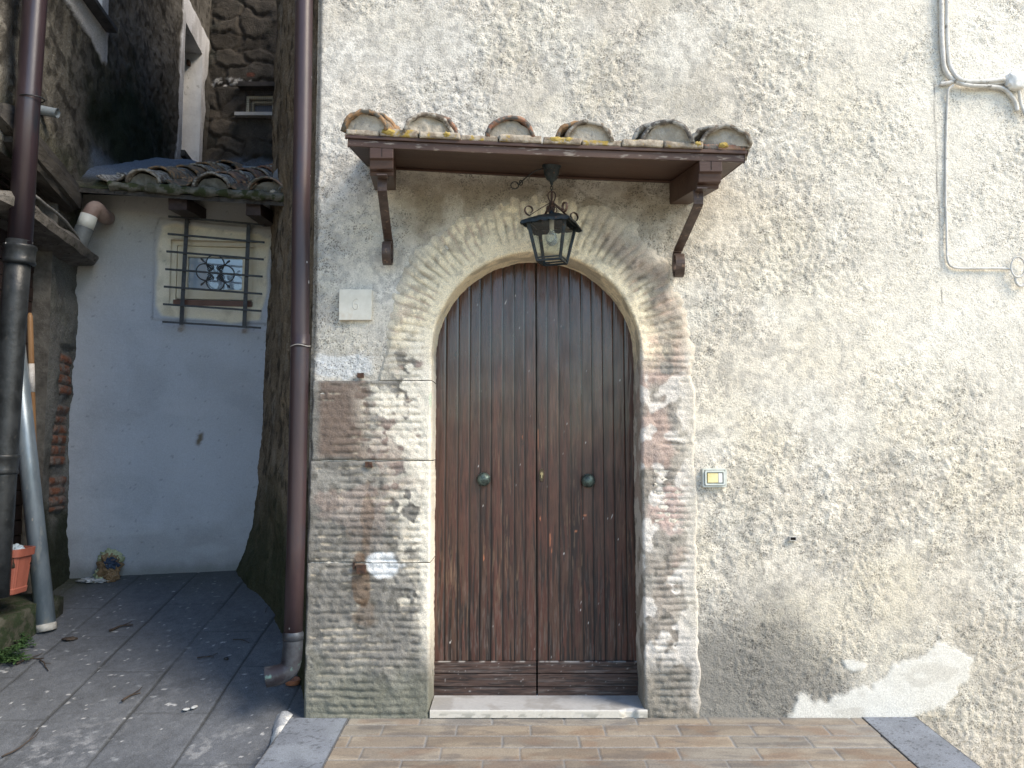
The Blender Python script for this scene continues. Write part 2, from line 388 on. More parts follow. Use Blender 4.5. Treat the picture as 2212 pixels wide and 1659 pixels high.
# colour: cream limewash worn over grey render
c = flat((.755, .695, .59), X.shape)
c = c * (0.88 + 0.28 * (fb(X, Z, 1.3, 4, 47) - .5) + .38 * (n_m - .5) + .26 * (fb(X, Z, 55, 1, 36) - .5))[..., None]
c = mixc(c, (.78, .755, .68), ss(.46, .70, fb(X, Z, 3.0, 5, 48)) * .45)
c = mixc(c, (.54, .49, .39), ss(.50, .76, fb(X, Z, 2.6, 5, 49)) * .34)
c = mixc(c, (.74, .66, .49), ss(.50, .72, fb(X, Z, 2.1, 4, 50)) * .28)
c = mixc(c, (.40, .375, .33), ss(.50, .30, n_a) * .55)
hue = ss(-0.6, 2.2, X + .3 * (n_c - .5)); c = c * (np.stack([.90 + .11 * hue, .925 + .085 * hue, .975 + .03 * hue], -1))  # cool light on the left, warmer to the right, painted into the colour
c = mixc(c, (.80, .775, .70), ss(.9, 2.3, X) * ss(.9, 2.0, Z) * .6)  # stronger light at the upper right, painted in as a paler tone
damp = ss(.64, .26, Z + .30 * (fb(X, Z, 2.2, 4, 51) - .5) + .36 * ss(1.3, 1.75, X)) * ss(2.0, 1.5, X)
c = mixc(c, (.17, .165, .15), damp * .9); c = mixc(c, (.12, .12, .11), ss(.26, .10, Z + .2 * (fb(X, Z, 4, 4, 57) - .5)) * ss(1.55, 1.25, X) * ss(.8, .9, X) * .6)
c = mixc(c, (.40, .37, .32), ss(.75, .1, Z + .35 * (fb(X, Z, 1.8, 4, 52) - .5)) * .35)
for (px, py, rx, rz, a) in ((1930, 1000, .22, .07, .5), (2090, 870, .12, .2, .35), (1890, 1150, .2, .06, .45), (2120, 1180, .1, .09, .4), (1760, 560, .14, .2, .25), (1700, 900, .09, .12, .3), (1500, 200, .3, .14, .25), (1250, 300, .1, .2, .3)):
    c = mixc(c, (.33, .315, .28), blob(X, Z, wp(px, py), rx, rz, 1.0, 7, int(px) % 13) * a * .6)
ra_ = np.hypot(X - DCX, Z - DSP); c = mixc(c, (.21, .175, .12), ss(2.68, 2.55, Z) * ss(.66, .84, ra_ + .14 * (n_m - .5)) * ss(1.95, 2.45, Z + .25 * (n_c - .5)) * ss(-.68, -.45, X) * ss(1.06, .80, X) * (.42 + .36 * ss(.3, .65, n_m)))      # the canopy's brownish shade, painted onto the wall above the arch
c = mixc(c, (.66, .68, .69), blob(X, Z, wp(745, 785), .16, .07, .5, 8, 4) * .75)
c = mixc(c, (.34, .31, .26), ss(-.945, -.975, X + .02 * (n_m - .5)) * .7)
c = mixc(c, (.70, .68, .62), patch * (.80 + .12 * ss(.3, .6, fb(X, Z, 30, 3, 59)))); c = mixc(c, (.50, .47, .41), patch * ss(.54, .70, fb(X, Z * 1.6, 8, 5, 53)) * .5); c = mixc(c, (.40, .38, .34), ss(.012, .0, np.abs(pd + .004)) * .45 * ss(.35, .6, fb(X, Z, 9, 3, 55)))
ck = np.abs(X - (wp(2036, 400)[0] + .012 * (fb(X * 0, Z, 5, 3, 54) - .5) - .022)); c = mixc(c, (.16, .15, .14), ss(.005, .001, ck) * ss(1.95, 2.0, Z) * ss(3.2, 3.1, Z) * ss(.3, .5, fb(X, Z, 7, 2, 56)) * .8)
for cp in (((1157, 425), (1156, 460), (1158, 498)), ((1235, 395), (1270, 425), (1330, 450)), ((1600, 1150), (1640, 1180), (1650, 1240)), ((985, 190), (1010, 230), (1040, 240)), ((668, 408), (690, 404), (700, 407))):
    P_ = [wp(*q) for q in cp]; dm = np.full(X.shape, 9.)
    for (x1, y1), (x2, y2) in zip(P_[:-1], P_[1:]):
        t = np.clip(((X - x1) * (x2 - x1) + (Z - y1) * (y2 - y1)) / ((x2 - x1) ** 2 + (y2 - y1) ** 2), 0, 1); dm = np.minimum(dm, np.hypot(X - x1 - t * (x2 - x1), Z - y1 - t * (y2 - y1)))
    c = mixc(c, (.14, .125, .10), ss(.0055, .0015, np.abs(dm - .012 * np.abs(fb(X, Z, 14, 3, 55) - .5) * 2)) * .45)
# openings hidden behind the stone surround
def arch_d(X, Z):                         # >0 outside the opening
    ax = (X - DCX) / DHW; az = np.maximum(Z - DSP, 0) / DRZ
    return np.hypot(ax, az) - 1
cen = lambda A: (A[:-1, :-1] + A[1:, :-1] + A[1:, 1:] + A[:-1, 1:]) / 4
xc, zc = cen(X), cen(Z)
inside = (np.hypot((xc - DCX) / (DHW + .06), np.maximum(zc - DSP, 0) / (DRZ + .06)) < 1) & (zc > -.46)
pier = (xc < DCX - DHW) & (zc < 1.565) & (xc > -.945)
Yw = -hgt + 0.003
Yw = np.where(X < -.955, Yw + 0.02 * ss(-.955, -.985, X), Yw)
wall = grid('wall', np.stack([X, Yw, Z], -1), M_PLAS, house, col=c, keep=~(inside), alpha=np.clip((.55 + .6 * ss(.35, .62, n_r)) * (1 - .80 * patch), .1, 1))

FMAX = 75
# stone surround, strip by strip
M_STONE = mcol('tooled_stone', 0.88, 120, 0.0045, 200, 0.34, 0.25)
RR = 0.016
def surround(name, e, n, s, wid, colf, y0=-0.014, deep=0.25, groove=0.036, gdir=None, ends=True, fade=.024, wsc=None):
    """e(s), n(s): edge point and outward direction arrays; strip from the reveal to the outer width"""
    ts = np.concatenate([lin(-deep, -RR, 0.012), lin(-RR, RR, 0.004)[1:], lin(RR, wid, 0.0062)[1:]])
    S, T = np.meshgrid(s, ts, indexing='ij')
    phi = np.clip((RR - T) / (2 * RR), 0, 1) * math.pi / 2
    WS = 1.0 if wsc is None else wsc[:, None]
    off = np.where(T >= RR, RR + (T - RR) * WS, np.where(T > -RR, RR - RR * np.sin(phi), 0))
    yy = np.where(T >= RR, y0, np.where(T > -RR, y0 + RR - RR * np.cos(phi), y0 + RR + (-RR - T)))
    EX, EZ = e[0][:, None] + n[0][:, None] * off, e[1][:, None] + n[1][:, None] * off
    A = fb(EX, EZ + yy, 20, 4, 61); B = fb(EX, EZ + yy, 5, 3, 62)
    # tooling grooves, broken and wandering
    gph = S / groove + .5 * (fb(EX, EZ, 3.0, 3, 63) - .5) + .25 * (fb(EX, EZ, 16, 2, 68) - .5)
    gr = np.abs((gph - np.floor(gph)) - .5) * 2
    gm = ss(.86, .98, 1 - gr + .0) + 0
    gm = ss(.55, .90, 1 - gr) * np.maximum(ss(.32, .50, fb(EX, EZ, 5.5, 4, 64)) * ss(.28, .46, fb(EX, EZ, 24, 3, 67)), .7 * ss(1.7, 1.9, EZ) * ss(.26, .42, fb(EX, EZ, 12, 3, 67))) * ss(RR + .02, RR + .05, T) * ss(wid - .01, wid - .04, T)
    disp = 0.009 * (A - .5) + .012 * (B - .5) + .004 * (fb(EX, EZ, 60, 2, 66) - .5) - .0068 * gm + .0012 * ss(.3, .9, gr)
    rev = np.clip(phi / (math.pi / 2), 0, 1); rev = np.where(T < -RR, 1, rev)
    disp = disp * (1 - .75 * ss(wid - fade - .02, wid - .02, T))
    yy = yy - disp * (1 - rev); EX = EX - n[0][:, None] * disp * rev * .6; EZ = EZ - n[1][:, None] * disp * rev * .6
    fe = fade * (.35 + .65 * ss(1.5, 1.9, EZ)); edge = wid - fe * .5 + fe * (fb(EX, EZ, 12, 4, 65) - .5)
    yy = yy + 0.022 * ss(edge - .5 * fe, edge + .35 * fe, T)
    if ends:
        q = np.minimum(S - s[0], s[-1] - S); yy = yy + .008 * ss(.007, .0, q + .008 * (A - .5)) * (1 - rev) * ss(.3, .5, fb(EX, EZ, 4, 2, 69))
    CX, CZ = EX + n[0][:, None] * np.minimum(T, 0) * 1.0, EZ + n[1][:, None] * np.minimum(T, 0)
    col = colf(CX, CZ, T, S, gm, A, B, rev)
    if fade > .03: col = mixc(col, (.56, .52, .44), ss(wid - fade - .05, wid - .01, T + .07 * (fb(EX, EZ, 11, 5, 70) - .5)) * .85 * ss(.25, .5, EZ))
    return grid(name, np.stack([EX, yy, EZ], -1), M_STONE, house, col=col, flip=False)
def stone_base(X, Z, A, B, t=(.285, .265, .235)):
    c = flat(t, X.shape) * (.75 + .5 * A + .35 * B)[..., None]
    c = mixc(c, (.36, .345, .31), ss(.52, .72, fb(X, Z, 9, 5, 71)) * .5)
    return mixc(c, (.11, .105, .09), ss(.64, .76, fb(X, Z, 30, 3, 72)) * .7)
LIME = (.78, .73, .62); PINK = (.50, .31, .25)
def col_left(X, Z, T, S, gm, A, B, rev):
    c = stone_base(X, Z, A, B, (.165, .158, .143))
    brown = ss(-.02, .02, polydist(X, Z, [wp(*p) for p in ((690, 825), (800, 830), (797, 990), (690, 985))]) + .03 * (fb(X, Z, 14, 3, 73) - .5))
    c = mixc(c, (.17, .125, .10), brown * .85)
    pk = ss(.52, .64, fb(X, Z, 6, 4, 74)) * ss(.6, 1.3, Z); c = mixc(c, PINK, pk * .28 * (1 - brown))
    c = mixc(c, (.62, .42, .33), ss(.55, .65, fb(X, Z, 9, 4, 79)) * ss(1.55, 1.64, Z) * .6)
    lim = ss(.30, .05, T + .34 * (fb(X, Z, 7, 5, 75) - .5) + .13 * ss(1.3, .5, Z)) * ss(.1, .55, Z + .2 * (B - .5))
    lim = np.maximum(lim * ss(.46, .53, fb(X, Z, 26, 4, 76) + .20 * ss(.16, .03, T)), ss(.07, .03, T + .05 * (A - .5)) * ss(.15, .5, Z) * .95)
    lim = np.maximum(lim, ss(.50, .56, fb(X, Z, 20, 5, 81)) * ss(1.1, 1.5, Z) * ss(.42, .22, T))
    c = mixc(c, LIME, lim * .92)
    c = mixc(c, (.13, .115, .095), gm * .42 * (1 - .7 * lim))
    c = mixc(c, (.62, .54, .42), ss(.15, .5, gm) * ss(.55, .65, fb(X, Z, 14, 3, 77)) * .5)
    c = mixc(c, (.70, .72, .73), blob(X, Z, wp(832, 1222), .085, .075, .5, 12, 5) * .95)
    for p, r, a in (((780, 1260), (.035, .12), .6), ((795, 1110), (.03, .22), .4), ((783, 1330), (.06, .06), .35)):
        c = mixc(c, (.13, .075, .04), blob(X, Z, wp(*p), r[0], r[1], .8, 10, 6) * a)
    c = mixc(c, (.15, .42, .25), blob(X, Z, wp(934, 865), .02, .05, .4, 12, 7) * .35)
    c = mixc(c, (.16, .165, .13), ss(.34, .02, Z + .25 * (B - .5)) * .75)
    return mixc(c, (.16, .14, .12), rev * ss(.45, .6, fb(X, Z, 8, 4, 78)) * .15)
def jamb_e(x, z0, z1):
    s = lin(z0, z1, 0.0062); return (np.full(s.shape, x), s), s
for nm_, z0, z1, wd in (('jamb_stone', -.03, .719, .575), ('jamb_stone', .723, 1.204, .572), ('jamb_stone', 1.208, 1.592, .565)):
    e, s = jamb_e(DCX - DHW, z0, z1)
    surround(nm_, e, (np.full(s.shape, -1.0), np.zeros(s.shape)), s, wd + .018, col_left)
def col_arch(X, Z, T, S, gm, A, B, rev):
    c = stone_base(X, Z, A, B, (.30, .265, .215))
    th = np.arctan2(Z - DSP, X - DCX)      # pi left .. 0 right
    c = mixc(c, PINK, ss(.5, .64, fb(X, Z, 8, 4, 82)) * ss(.07, .2, T) * (.25 + .5 * ss(2.3, 3.0, th)) * .8)
    wl = ss(.9, 1.25, th + .35 * (fb(X, Z, 6, 3, 83) - .5)); wr = ss(.13, .03, T - .02 + .12 * (fb(X, Z, 10, 5, 84) - .5)) * (.6 + .4 * ss(.36, .48, fb(X, Z, 34, 3, 37)))
    lim = np.maximum(wl * (.45 + .55 * ss(.42, .54, fb(X, Z, 32, 4, 85, .6) + .10 * ss(.25, .02, T))), wr)
    c = mixc(c, (.88, .77, .56), lim * .94)
    c = mixc(c, (.19, .155, .11), gm * .62)
    c = mixc(c, (.60, .45, .36), ss(.3, .7, gm) * ss(.56, .66, fb(X, Z, 12, 3, 86)) * .5)
    return mixc(c, (.27, .245, .20), rev * ss(.4, .6, fb(X, Z, 9, 4, 87)) * .6)
def col_right(X, Z, T, S, gm, A, B, rev):
    c = stone_base(X, Z, A, B, (.25, .225, .195))
    c = mixc(c, (.50, .36, .31), ss(.42, .62, fb(X, Z, 5, 4, 91)) * ss(.45, .9, Z) * .55)
    c = mixc(c, (.66, .40, .34), blob(X, Z, wp(1407, 745), .05, .055, .4, 14, 8) * .85)
    c = mixc(c, (.66, .45, .38), blob(X, Z, wp(1470, 745), .05, .07, .7, 14, 9) * .5)
    c = mixc(c, (.62, .46, .42), blob(X, Z, wp(1450, 1095), .10, .10, .7, 12, 14) * .5)
    c = mixc(c, (.21, .21, .20), blob(X, Z, wp(1443, 755), .028, .05, .5, 14, 10)); c = mixc(c, (.21, .21, .20), blob(X, Z, wp(1438, 795), .033, .03, .5, 14, 11))
    wr = ss(.54, .60, fb(X, Z, 11, 5, 92) + .12 * ss(.16, .22, T) + .06 * ss(.4, .7, Z) - .10 * ss(.8, 1.3, Z)) * ss(.15, .3, Z)
    wr = np.maximum(wr, ss(.205, .235, T + .03 * (A - .5)) * ss(.48, .55, fb(X, Z, 9, 4, 93)) * .9)
    wr = np.maximum(wr, ss(.60, .66, fb(X, Z, 13, 5, 95)) * ss(1.4, 1.6, Z) * .8)
    c = mixc(c, (.68, .64, .59), wr * .85)
    c = mixc(c, (.60, .47, .40), ss(.3, .8, gm) * ss(.4, .55, fb(X, Z, 9, 3, 94)) * .7 * ss(.6, .9, Z))
    c = mixc(c, (.16, .155, .13), ss(.36, .05, Z + .25 * (B - .5)) * .55)
    return mixc(c, (.27, .25, .22), rev * .35)
wid_a = 0.262
zl_ = lin(1.596, DSP, .0062)[:-1]; th = np.linspace(math.pi, 0, 300); zr_ = lin(DSP, -.02, .0062)[1:]
ex = np.concatenate([np.full(zl_.shape, DCX - DHW), DCX + DHW * np.cos(th), np.full(zr_.shape, DCX + DHW)])
ez = np.concatenate([zl_, DSP + DRZ * np.sin(th), zr_])
nx_ = np.concatenate([np.full(zl_.shape, -1.), np.cos(th), np.full(zr_.shape, 1.)]); nz_ = np.concatenate([zl_ * 0, np.sin(th), zr_ * 0])
sl = np.concatenate([[0], np.cumsum(np.hypot(np.diff(ex), np.diff(ez)))])
def col_all(X, Z, T, S, gm, A, B, rev):
    ca = col_arch(X, Z, T, S, gm, A, B, rev); cr = col_right(X, Z, T, S, gm, A, B, rev); cl = col_left(X, Z, T, S, gm, A, B, rev)
    wz = ss(1.62, 1.86, Z + .35 * (fb(X, Z, 5, 4, 96) - .5))[..., None]
    return ca * wz + np.where((X > DCX)[..., None], cr, cl) * (1 - wz)
surround('stone_arch', (ex, ez), (nx_, nz_), sl, wid_a + .02, col_all, groove=.033, ends=False, fade=.085, y0=-.007, wsc=1 + .17 * ss(1.75, 2.2, ez))

FMAX = 1e9
# marble threshold
def marble_col(X, Z, base=(.40, .41, .42)): return mixc(flat(base, X.shape), (.32, .32, .32), ss(.5, .7, fb(X, Z, 12, 4, 99)))
xs = lin(DCX - DHW + .004, DCX + DHW + .012, .008); tt = np.concatenate([lin(0, .036, .006), lin(.042, .30, .008)])
X, T = np.meshgrid(xs, tt, indexing='ij')
chip = ss(.045, .015, np.abs(X - .555) + .02 * (fb(X, T, 30, 2, 4) - .5)) * .02
Yt = np.where(T <= .036, -.016 + 0 * T, -.016 + (T - .036)) + chip * ss(.09, .02, T); Zt = np.where(T <= .036, .003 + T, .039) - chip * ss(.06, .036, T) * .6
c = mixc(marble_col(X, T), (.62, .58, .50), ss(.042, .03, T) * .8); c = mixc(c, (.30, .29, .25), ss(.5, .62, fb(X, T * 3, 25, 3, 5)) * ss(.03, .012, T) * .8)
c = mixc(c, (.34, .35, .36), ss(.0022, .0008, np.abs(X - .34 - .12 * (T - .1) + .02 * (fb(X, T, 18, 3, 6) - .5))) * .8)
grid('threshold', np.stack([X, Yt, Zt], -1), mcol('marble', .45, 60, .001, 60, .08, .5), house, col=c)

# ---------------- double door
M_DOOR = mcol('door_wood', 0.5, 140, 0.0016, 90, 0.35, 0.5, aniso=(1, 1, .09), rattr=True, coat=True)
M_KICK = mcol('kick_wood', 0.6, 140, 0.0022, 90, 0.35, 0.4, aniso=(.09, 1, 1), rattr=True)
DY = 0.222; XM = .1235
def leaf(label, x0, x1, edges, seam):
    xs = nonuni([(x0, x1, 0.0035)]); zs_ = lin(0.205, 2.27, 0.008); n = len(xs)
    X, U = np.meshgrid(xs, zs_, indexing='ij')
    top = DSP + (DRZ + .02) * np.sqrt(np.clip(1 - ((X - DCX) / (DHW + .02)) ** 2, 0, 1)); Z = np.minimum(U, top)
    E = np.array(edges); k = np.clip(np.searchsorted(E, X) - 1, 0, len(E) - 2)
    ed = np.minimum(np.abs(X - E[k]), np.abs(X - E[k + 1])); pid = _h(k, k * 0, 8 + int(seam * 3))
    g = ss(.0055, .0012, ed); bead = ss(.0105, .0095, np.abs(X - E[k]) ) * ss(.0068, .0078, np.abs(X - E[k]))
    # grain and weathering
    gz = Z * .07 + k * 3.7; gg = fb(X * 1.0, gz, 170, 4, 101); g2 = fb(X, Z * .10 + k * 5.1, 60, 4, 102); spl_ = fb(X, Z * .05 + k * 9, 95, 3, 103)
    worn = ss(2.05, .35, Z + .6 * (fb(X + k, Z * .35, 4, 3, 104) - .5))
    c = flat((.064, .024, .016), X.shape) * (.75 + .5 * pid)[..., None]
    c = mixc(c, (.064, .036, .024), ss(.45, .62, g2) * (.25 + .5 * worn)); c = mixc(c, (.020, .013, .011), ss(.52, .66, spl_) * (.25 + .7 * worn))
    c = mixc(c, (.13, .080, .050), ss(.60, .74, gg) * worn * ss(.50, .66, fb(X + k * 2, Z * .3, 9, 3, 105)) * ss(.15, .7, Z) * .95)
    c = mixc(c, (.14, .12, .11), ss(.60, .72, fb(X, gz, 200, 3, 106)) * ss(.95, .25, Z) * .35)
    for px, py, rx, rz in SCR:
        c = mixc(c, (.42, .15, .07), blob(X, Z, wp(px, py, DY), rx, rz, .9, 60, 12) * .8)
    kn = ss(.965, .985, fb(X, Z * .55, 22, 1, 108)); c = mixc(c, (.018, .011, .009), kn * .8)
    sp = ss(.988, .997, fb(X, Z * .7, 70, 1, 109)); c = mixc(c, (.62, .6, .58), sp * .9)
    c = mixc(c, (.008, .006, .005), g * .95); c = mixc(c, (.012, .008, .007), bead * .5)
    r = .27 + .38 * worn + .2 * (g2 - .5) + .15 * (fb(X, Z, 9, 3, 110) - .5)
    dep = -.004 * g - .0012 * bead + .0012 * (pid - .5) - .002 * ss(.5, .7, spl_) * worn + .0008 * (gg - .5) + .0012 * (fb(X * 1.5, Z * .3 + k * 4, 8, 2, 111) - .5) * 2
    o = grid('door_leaf', np.stack([X, DY - dep, Z], -1), M_DOOR, house, col=c, rough=np.clip(r, .18, .85))
    o['label'] = label
    # horizontal kick boards
    for i, (z0, z1) in enumerate(((.038, .079), (.083, .144), (.148, .2035))):
        xx = lin(x0 + .002, x1 - (.003 if x1 < .2 else 0), .005); tt = np.concatenate([[0, .006], lin(.008, .008 + z1 - z0, .004), [.014 + z1 - z0, .02 + z1 - z0]])
        X, T = np.meshgrid(xx, tt, indexing='ij'); Zk = np.clip(z0 + T - .008, z0, z1)
        ybk = np.where((T < .007) | (T > .009 + z1 - z0), .222, .203 + (.004 if i == 0 else 0)); ybk = ybk - .0012 * (fb(X * .1, Zk, 120, 3, 120 + i) - .5) * 2
        c = flat((.058, .034, .027), X.shape); a = fb(X * .07 + i * 3, Zk, 150, 4, 121); c = mixc(c, (.019, .013, .012), ss(.5, .62, a) * .8)
        c = mixc(c, (.17, .145, .135), ss(.54, .70, fb(X * .05 + i * 7, Zk, 150, 3, 122)) * (.40 if i != 1 else .25)); c = mixc(c, (.35, .33, .32), ss(.93, .97, vn(X * 90, Zk * 160, 123)) * .5)
        c = mixc(c, (.3, .29, .28), ss(.5, .6, fb(X, Zk, 30, 3, 124)) * (T > .004 + z1 - z0) * (i == 2) * .8)
        b = grid('kick_board', np.stack([X, ybk, Zk], -1), M_KICK, o, col=c, rough=np.full(X.shape, .62))
        b.matrix_parent_inverse = Matrix.Translation(-house.location)
    return o
SCR = [(1188, 1165, .004, .04), (1192, 1190, .003, .015), (1243, 1147, .009, .010), (1163, 948, .002, .05), (1128, 945, .002, .03), (1262, 1113, .01, .002), (1167, 1120, .003, .015), (1045, 1205, .004, .02)]
zk = 1.2
eL = [wp(p, 1000, DY)[0] for p in (926, 962, 989, 1014, 1037, 1061, 1086, 1111, 1134, 1158.3)]; eR = [wp(p, 1000, DY)[0] for p in (1160.5, 1183, 1208, 1233, 1258, 1281, 1305, 1328, 1352, 1380, 1396)]
eL[0] = DCX - DHW - .01; XM = eL[-1] + .0015
dl = leaf('left leaf of the arched door, planks weathered paler round the knob', eL[0], XM - .002, eL, 0)
dr = leaf('right leaf of the arched door, carrying the keyhole', XM + .002, DCX + DHW + .012, [XM + .002] + eR[1:], 1)
bm = bmesh.new(); box(bm, (DCX, DY + .04, 1.15), (1.06, .05, 2.35)); obj('door_backing', bm, mnz('dark_gap', (.006, .005, .004), (.01, .008, .006), 10, .9), house)
M_BRZ = mnz('verdigris_bronze', (.035, .045, .042), (.10, .14, .125), 60, .45, .0005, metal=.5)
for leaf_, (px, py) in ((dl, (1045, 1035)), (dr, (1270, 1038))):
    p = at(px, py, DY); bm = bmesh.new(); rot = Vector((0, -1, 0))
    lathe(bm, [(.020, -.002), (.022, .008), (.033, .014), (.035, .022), (.033, .030), (.026, .040), (.014, .047), (.005, .0485), (0, .049)], p, 48, rot, lambda k, n: 1 + .035 * math.cos(k * 16 * 2 * math.pi / n))
    o = obj('knob', bm, M_BRZ, leaf_, True); o.matrix_parent_inverse = Matrix.Identity(4)
    o.location = (0, 0, 0)
    o.matrix_parent_inverse = Matrix.Translation(-house.location)
p = at(1170, 1026, DY); bm = bmesh.new()
prism(bm, [(p.x + .013 * math.cos(t), p.y, p.z + .034 * math.sin(t)) for t in np.linspace(0, 2 * math.pi, 24, False)], [(p.x + .012 * math.cos(t), p.y - .006, p.z + .032 * math.sin(t)) for t in np.linspace(0, 2 * math.pi, 24, False)])
o = obj('keyhole_plate', bm, mnz('aged_brass', (.06, .045, .03), (.13, .10, .06), 60, .5, .0003, metal=.5), dr); o.matrix_parent_inverse = Matrix.Translation(-house.location)
bm = bmesh.new(); lathe(bm, [(.0075, 0), (.0075, .0035), (0, .0035)], p + Vector((0, -.006, .006)), 16, (0, -1, 0)); box(bm, p + Vector((0, -.007, -.006)), (.006, .004, .018))
o = obj('lock_cylinder', bm, mnz('bright_brass', (.35, .28, .15), (.45, .38, .22), 60, .35, .0002, metal=.7), dr); o.matrix_parent_inverse = Matrix.Translation(-house.location)

# alley flank of the house and its hidden bulk
def flank_x(z): return np.interp(z, [-.3, .40, .55, 1.06, 1.6, 2.98, 5.0], [-1.93, -1.90, -1.865, -1.812, -1.78, -1.765, -1.765])
ts = nonuni([(0, .97, .01), (.97, 1.3, .03)]); zs = nonuni([(-.4, 5.2, .013), (5.2, 7.2, .2)])
T, Z = np.meshgrid(ts, zs, indexing='ij')
x1 = flank_x(Z); t1 = np.minimum(T, 1)
Xf = -.965 + (x1 + .965) * t1 + (T > 1) * (T - 1) * 1.5; Yf = .012 + 1.85 * T
dd = .05 * (fb(Yf, Z, 3.2, 4, 131) - .5) + .03 * (fb(Yf, Z * .55, 12, 4, 132) - .5) + .012 * (fb(Yf, Z, 45, 3, 133) - .5)
env = ss(0, .06, T); foot = (.05 * ss(.40, .0, Z - RS * Yf) * ss(.55, 1.0, T) - .05 * np.sin(np.pi * np.clip(T, 0, 1)) * ss(.9, .3, Z - RS * Yf))
nx, ny = -.92, -.39
Xf = Xf + nx * (dd * env + foot); Yf = Yf + ny * (dd * env + foot)
c = flat((.20, .16, .115), T.shape) * (.45 + 1.1 * fb(Yf, Z * .5, 10, 5, 134))[..., None]
c = mixc(c, (.045, .038, .03), ss(.55, .72, fb(Yf, Z * .45, 22, 4, 135)) * .8); c = mixc(c, (.27, .24, .2), ss(.62, .78, fb(Yf, Z * .6, 9, 4, 136)) * .6)
ms = ss(1.35, .5, Z + .5 * (fb(Yf, Z, 3, 4, 137) - .5)); c = mixc(c, (.032, .042, .02), ms * .85)
grid('side_wall', np.stack([Xf, Yf, Z], -1), mcol('rubble', .95, 50, .014, 90, .4, .15), house, col=c, flip=True)
bm = bmesh.new(); prism(bm, [(-.88, .32, -.45), (6.5, .32, -.45), (6.5, 8.5, -.45), (-1.30, 8.5, -.45), (-1.30, 2.6, -.45)], [(-.88, .32, 7.2), (6.5, .32, 7.2), (6.5, 8.5, 7.2), (-1.30, 8.5, 7.2), (-1.30, 2.6, 7.2)])
obj('hidden_bulk', bm, mnz('plain_render', (.14, .12, .10), (.2, .18, .15), 4, .95), house)  # unseen box behind the walls, added to keep sky light out of the alley
bm = bmesh.new(); box(bm, (2.8, 4.1, 7.29), (8.4, 9.2, .16)); obj('roof', bm, mnz('roof_clay', (.25, .14, .09), (.33, .2, .13), 8, .9), house)
# rusty hinge stubs left in the jamb
M_RUST = mnz('rusted_iron', (.035, .022, .018), (.085, .042, .026), 50, .85, .001)
for px, py, s_ in ((779, 811, (.030, .02, .022)), (797, 1004, (.032, .02, .026)), (781, 1229, (.042, .035, .040)), (765, 1222, (.008, .02, .03))):
    p = at(px, py, -.02); bm = bmesh.new(); box(bm, p, s_); sub(bm, 2, .003, 60); o = obj('hinge_stub', bm, M_RUST, house)
p = at(1711, 1163, 0); bm = bmesh.new()
for a, b, s_ in ((0, .0085, (.032, .02, .003)), (0, -.0085, (.032, .02, .003)), (.0145, 0, (.003, .02, .014)), (-.0145, 0, (.003, .02, .014))): box(bm, (p.x + a, -.006, p.z + b), s_)
o = obj('socket_frame', bm, mnz('grey_tin', (.4, .39, .37), (.5, .49, .46), 30, .5), house)
bm = bmesh.new(); box(bm, (p.x, -.004, p.z), (.026, .018, .014)); obj('socket_hole', bm, MATS['dark_gap'], o).matrix_parent_inverse = Matrix.Translation(-house.location)

# ================================================================ CANOPY OVER THE DOOR
M_BROWN = mnz('brown_painted_wood', (.050, .026, .019), (.082, .045, .032), 6, .5, .0012, 90, aniso=(.15, 1, 1), c3=(.035, .018, .014), s3=30)
M_BROWN2 = mnz('worn_brown_edge', (.055, .03, .022), (.085, .05, .036), 8, .55, .001, 90, aniso=(.2, 1, 1), c3=(.24, .20, .165), s3=75, lo3=.57, hi3=.66)
M_STRAP = mnz('brown_painted_iron', (.045, .028, .022), (.085, .058, .048), 25, .45, .0006, 120, c3=(.16, .10, .07), s3=40)
def tilemat(i, a, b, c3): return mnz('clay_tile_%s' % i, a, b, 16, .9, .003, 90, c3=c3, s3=30, lo3=.47, hi3=.56)
T_OLD = [tilemat('ochre', (.26, .16, .085), (.36, .22, .12), (.12, .11, .09)), tilemat('grey', (.095, .08, .065), (.19, .155, .12), (.34, .32, .28)),
         tilemat('red', (.26, .12, .075), (.30, .20, .14), (.11, .10, .09)), tilemat('dark', (.08, .075, .07), (.17, .15, .13), (.35, .34, .31))]
M_MORT = mnz('tile_mortar', (.31, .28, .23), (.46, .415, .345), 14, .95, .005, 90, c3=(.28, .26, .23), s3=50, lo3=.58, hi3=.66)
M_LICH = mnz('lichened_tile_edge', (.20, .16, .12), (.40, .35, .28), 30, .95, .003, 110, c3=(.34, .24, .06), s3=16, lo3=.56, hi3=.62)
M_LIC = mnz('ochre_lichen', (.32, .23, .05), (.46, .35, .12), 60, .95, .003, 160)
WL, WR = Vector((-.722, 0.02, 2.668)), Vector((1.021, 0.02, 2.584))
FL, FR = Vector((-.722, -.45, 2.594)), Vector((1.021, -.45, 2.522))
def cap(u, v, h=0.0): return WL.lerp(WR, u).lerp(FL.lerp(FR, u), v) + Vector((.03 * h, 0, h)) + Vector((0, 0, -.006 * math.sin(math.pi * u)))
can = thing('door_canopy', 'brown timber canopy with six curved clay tiles above the arched door', 'canopy', (.15, 0, 2.5))
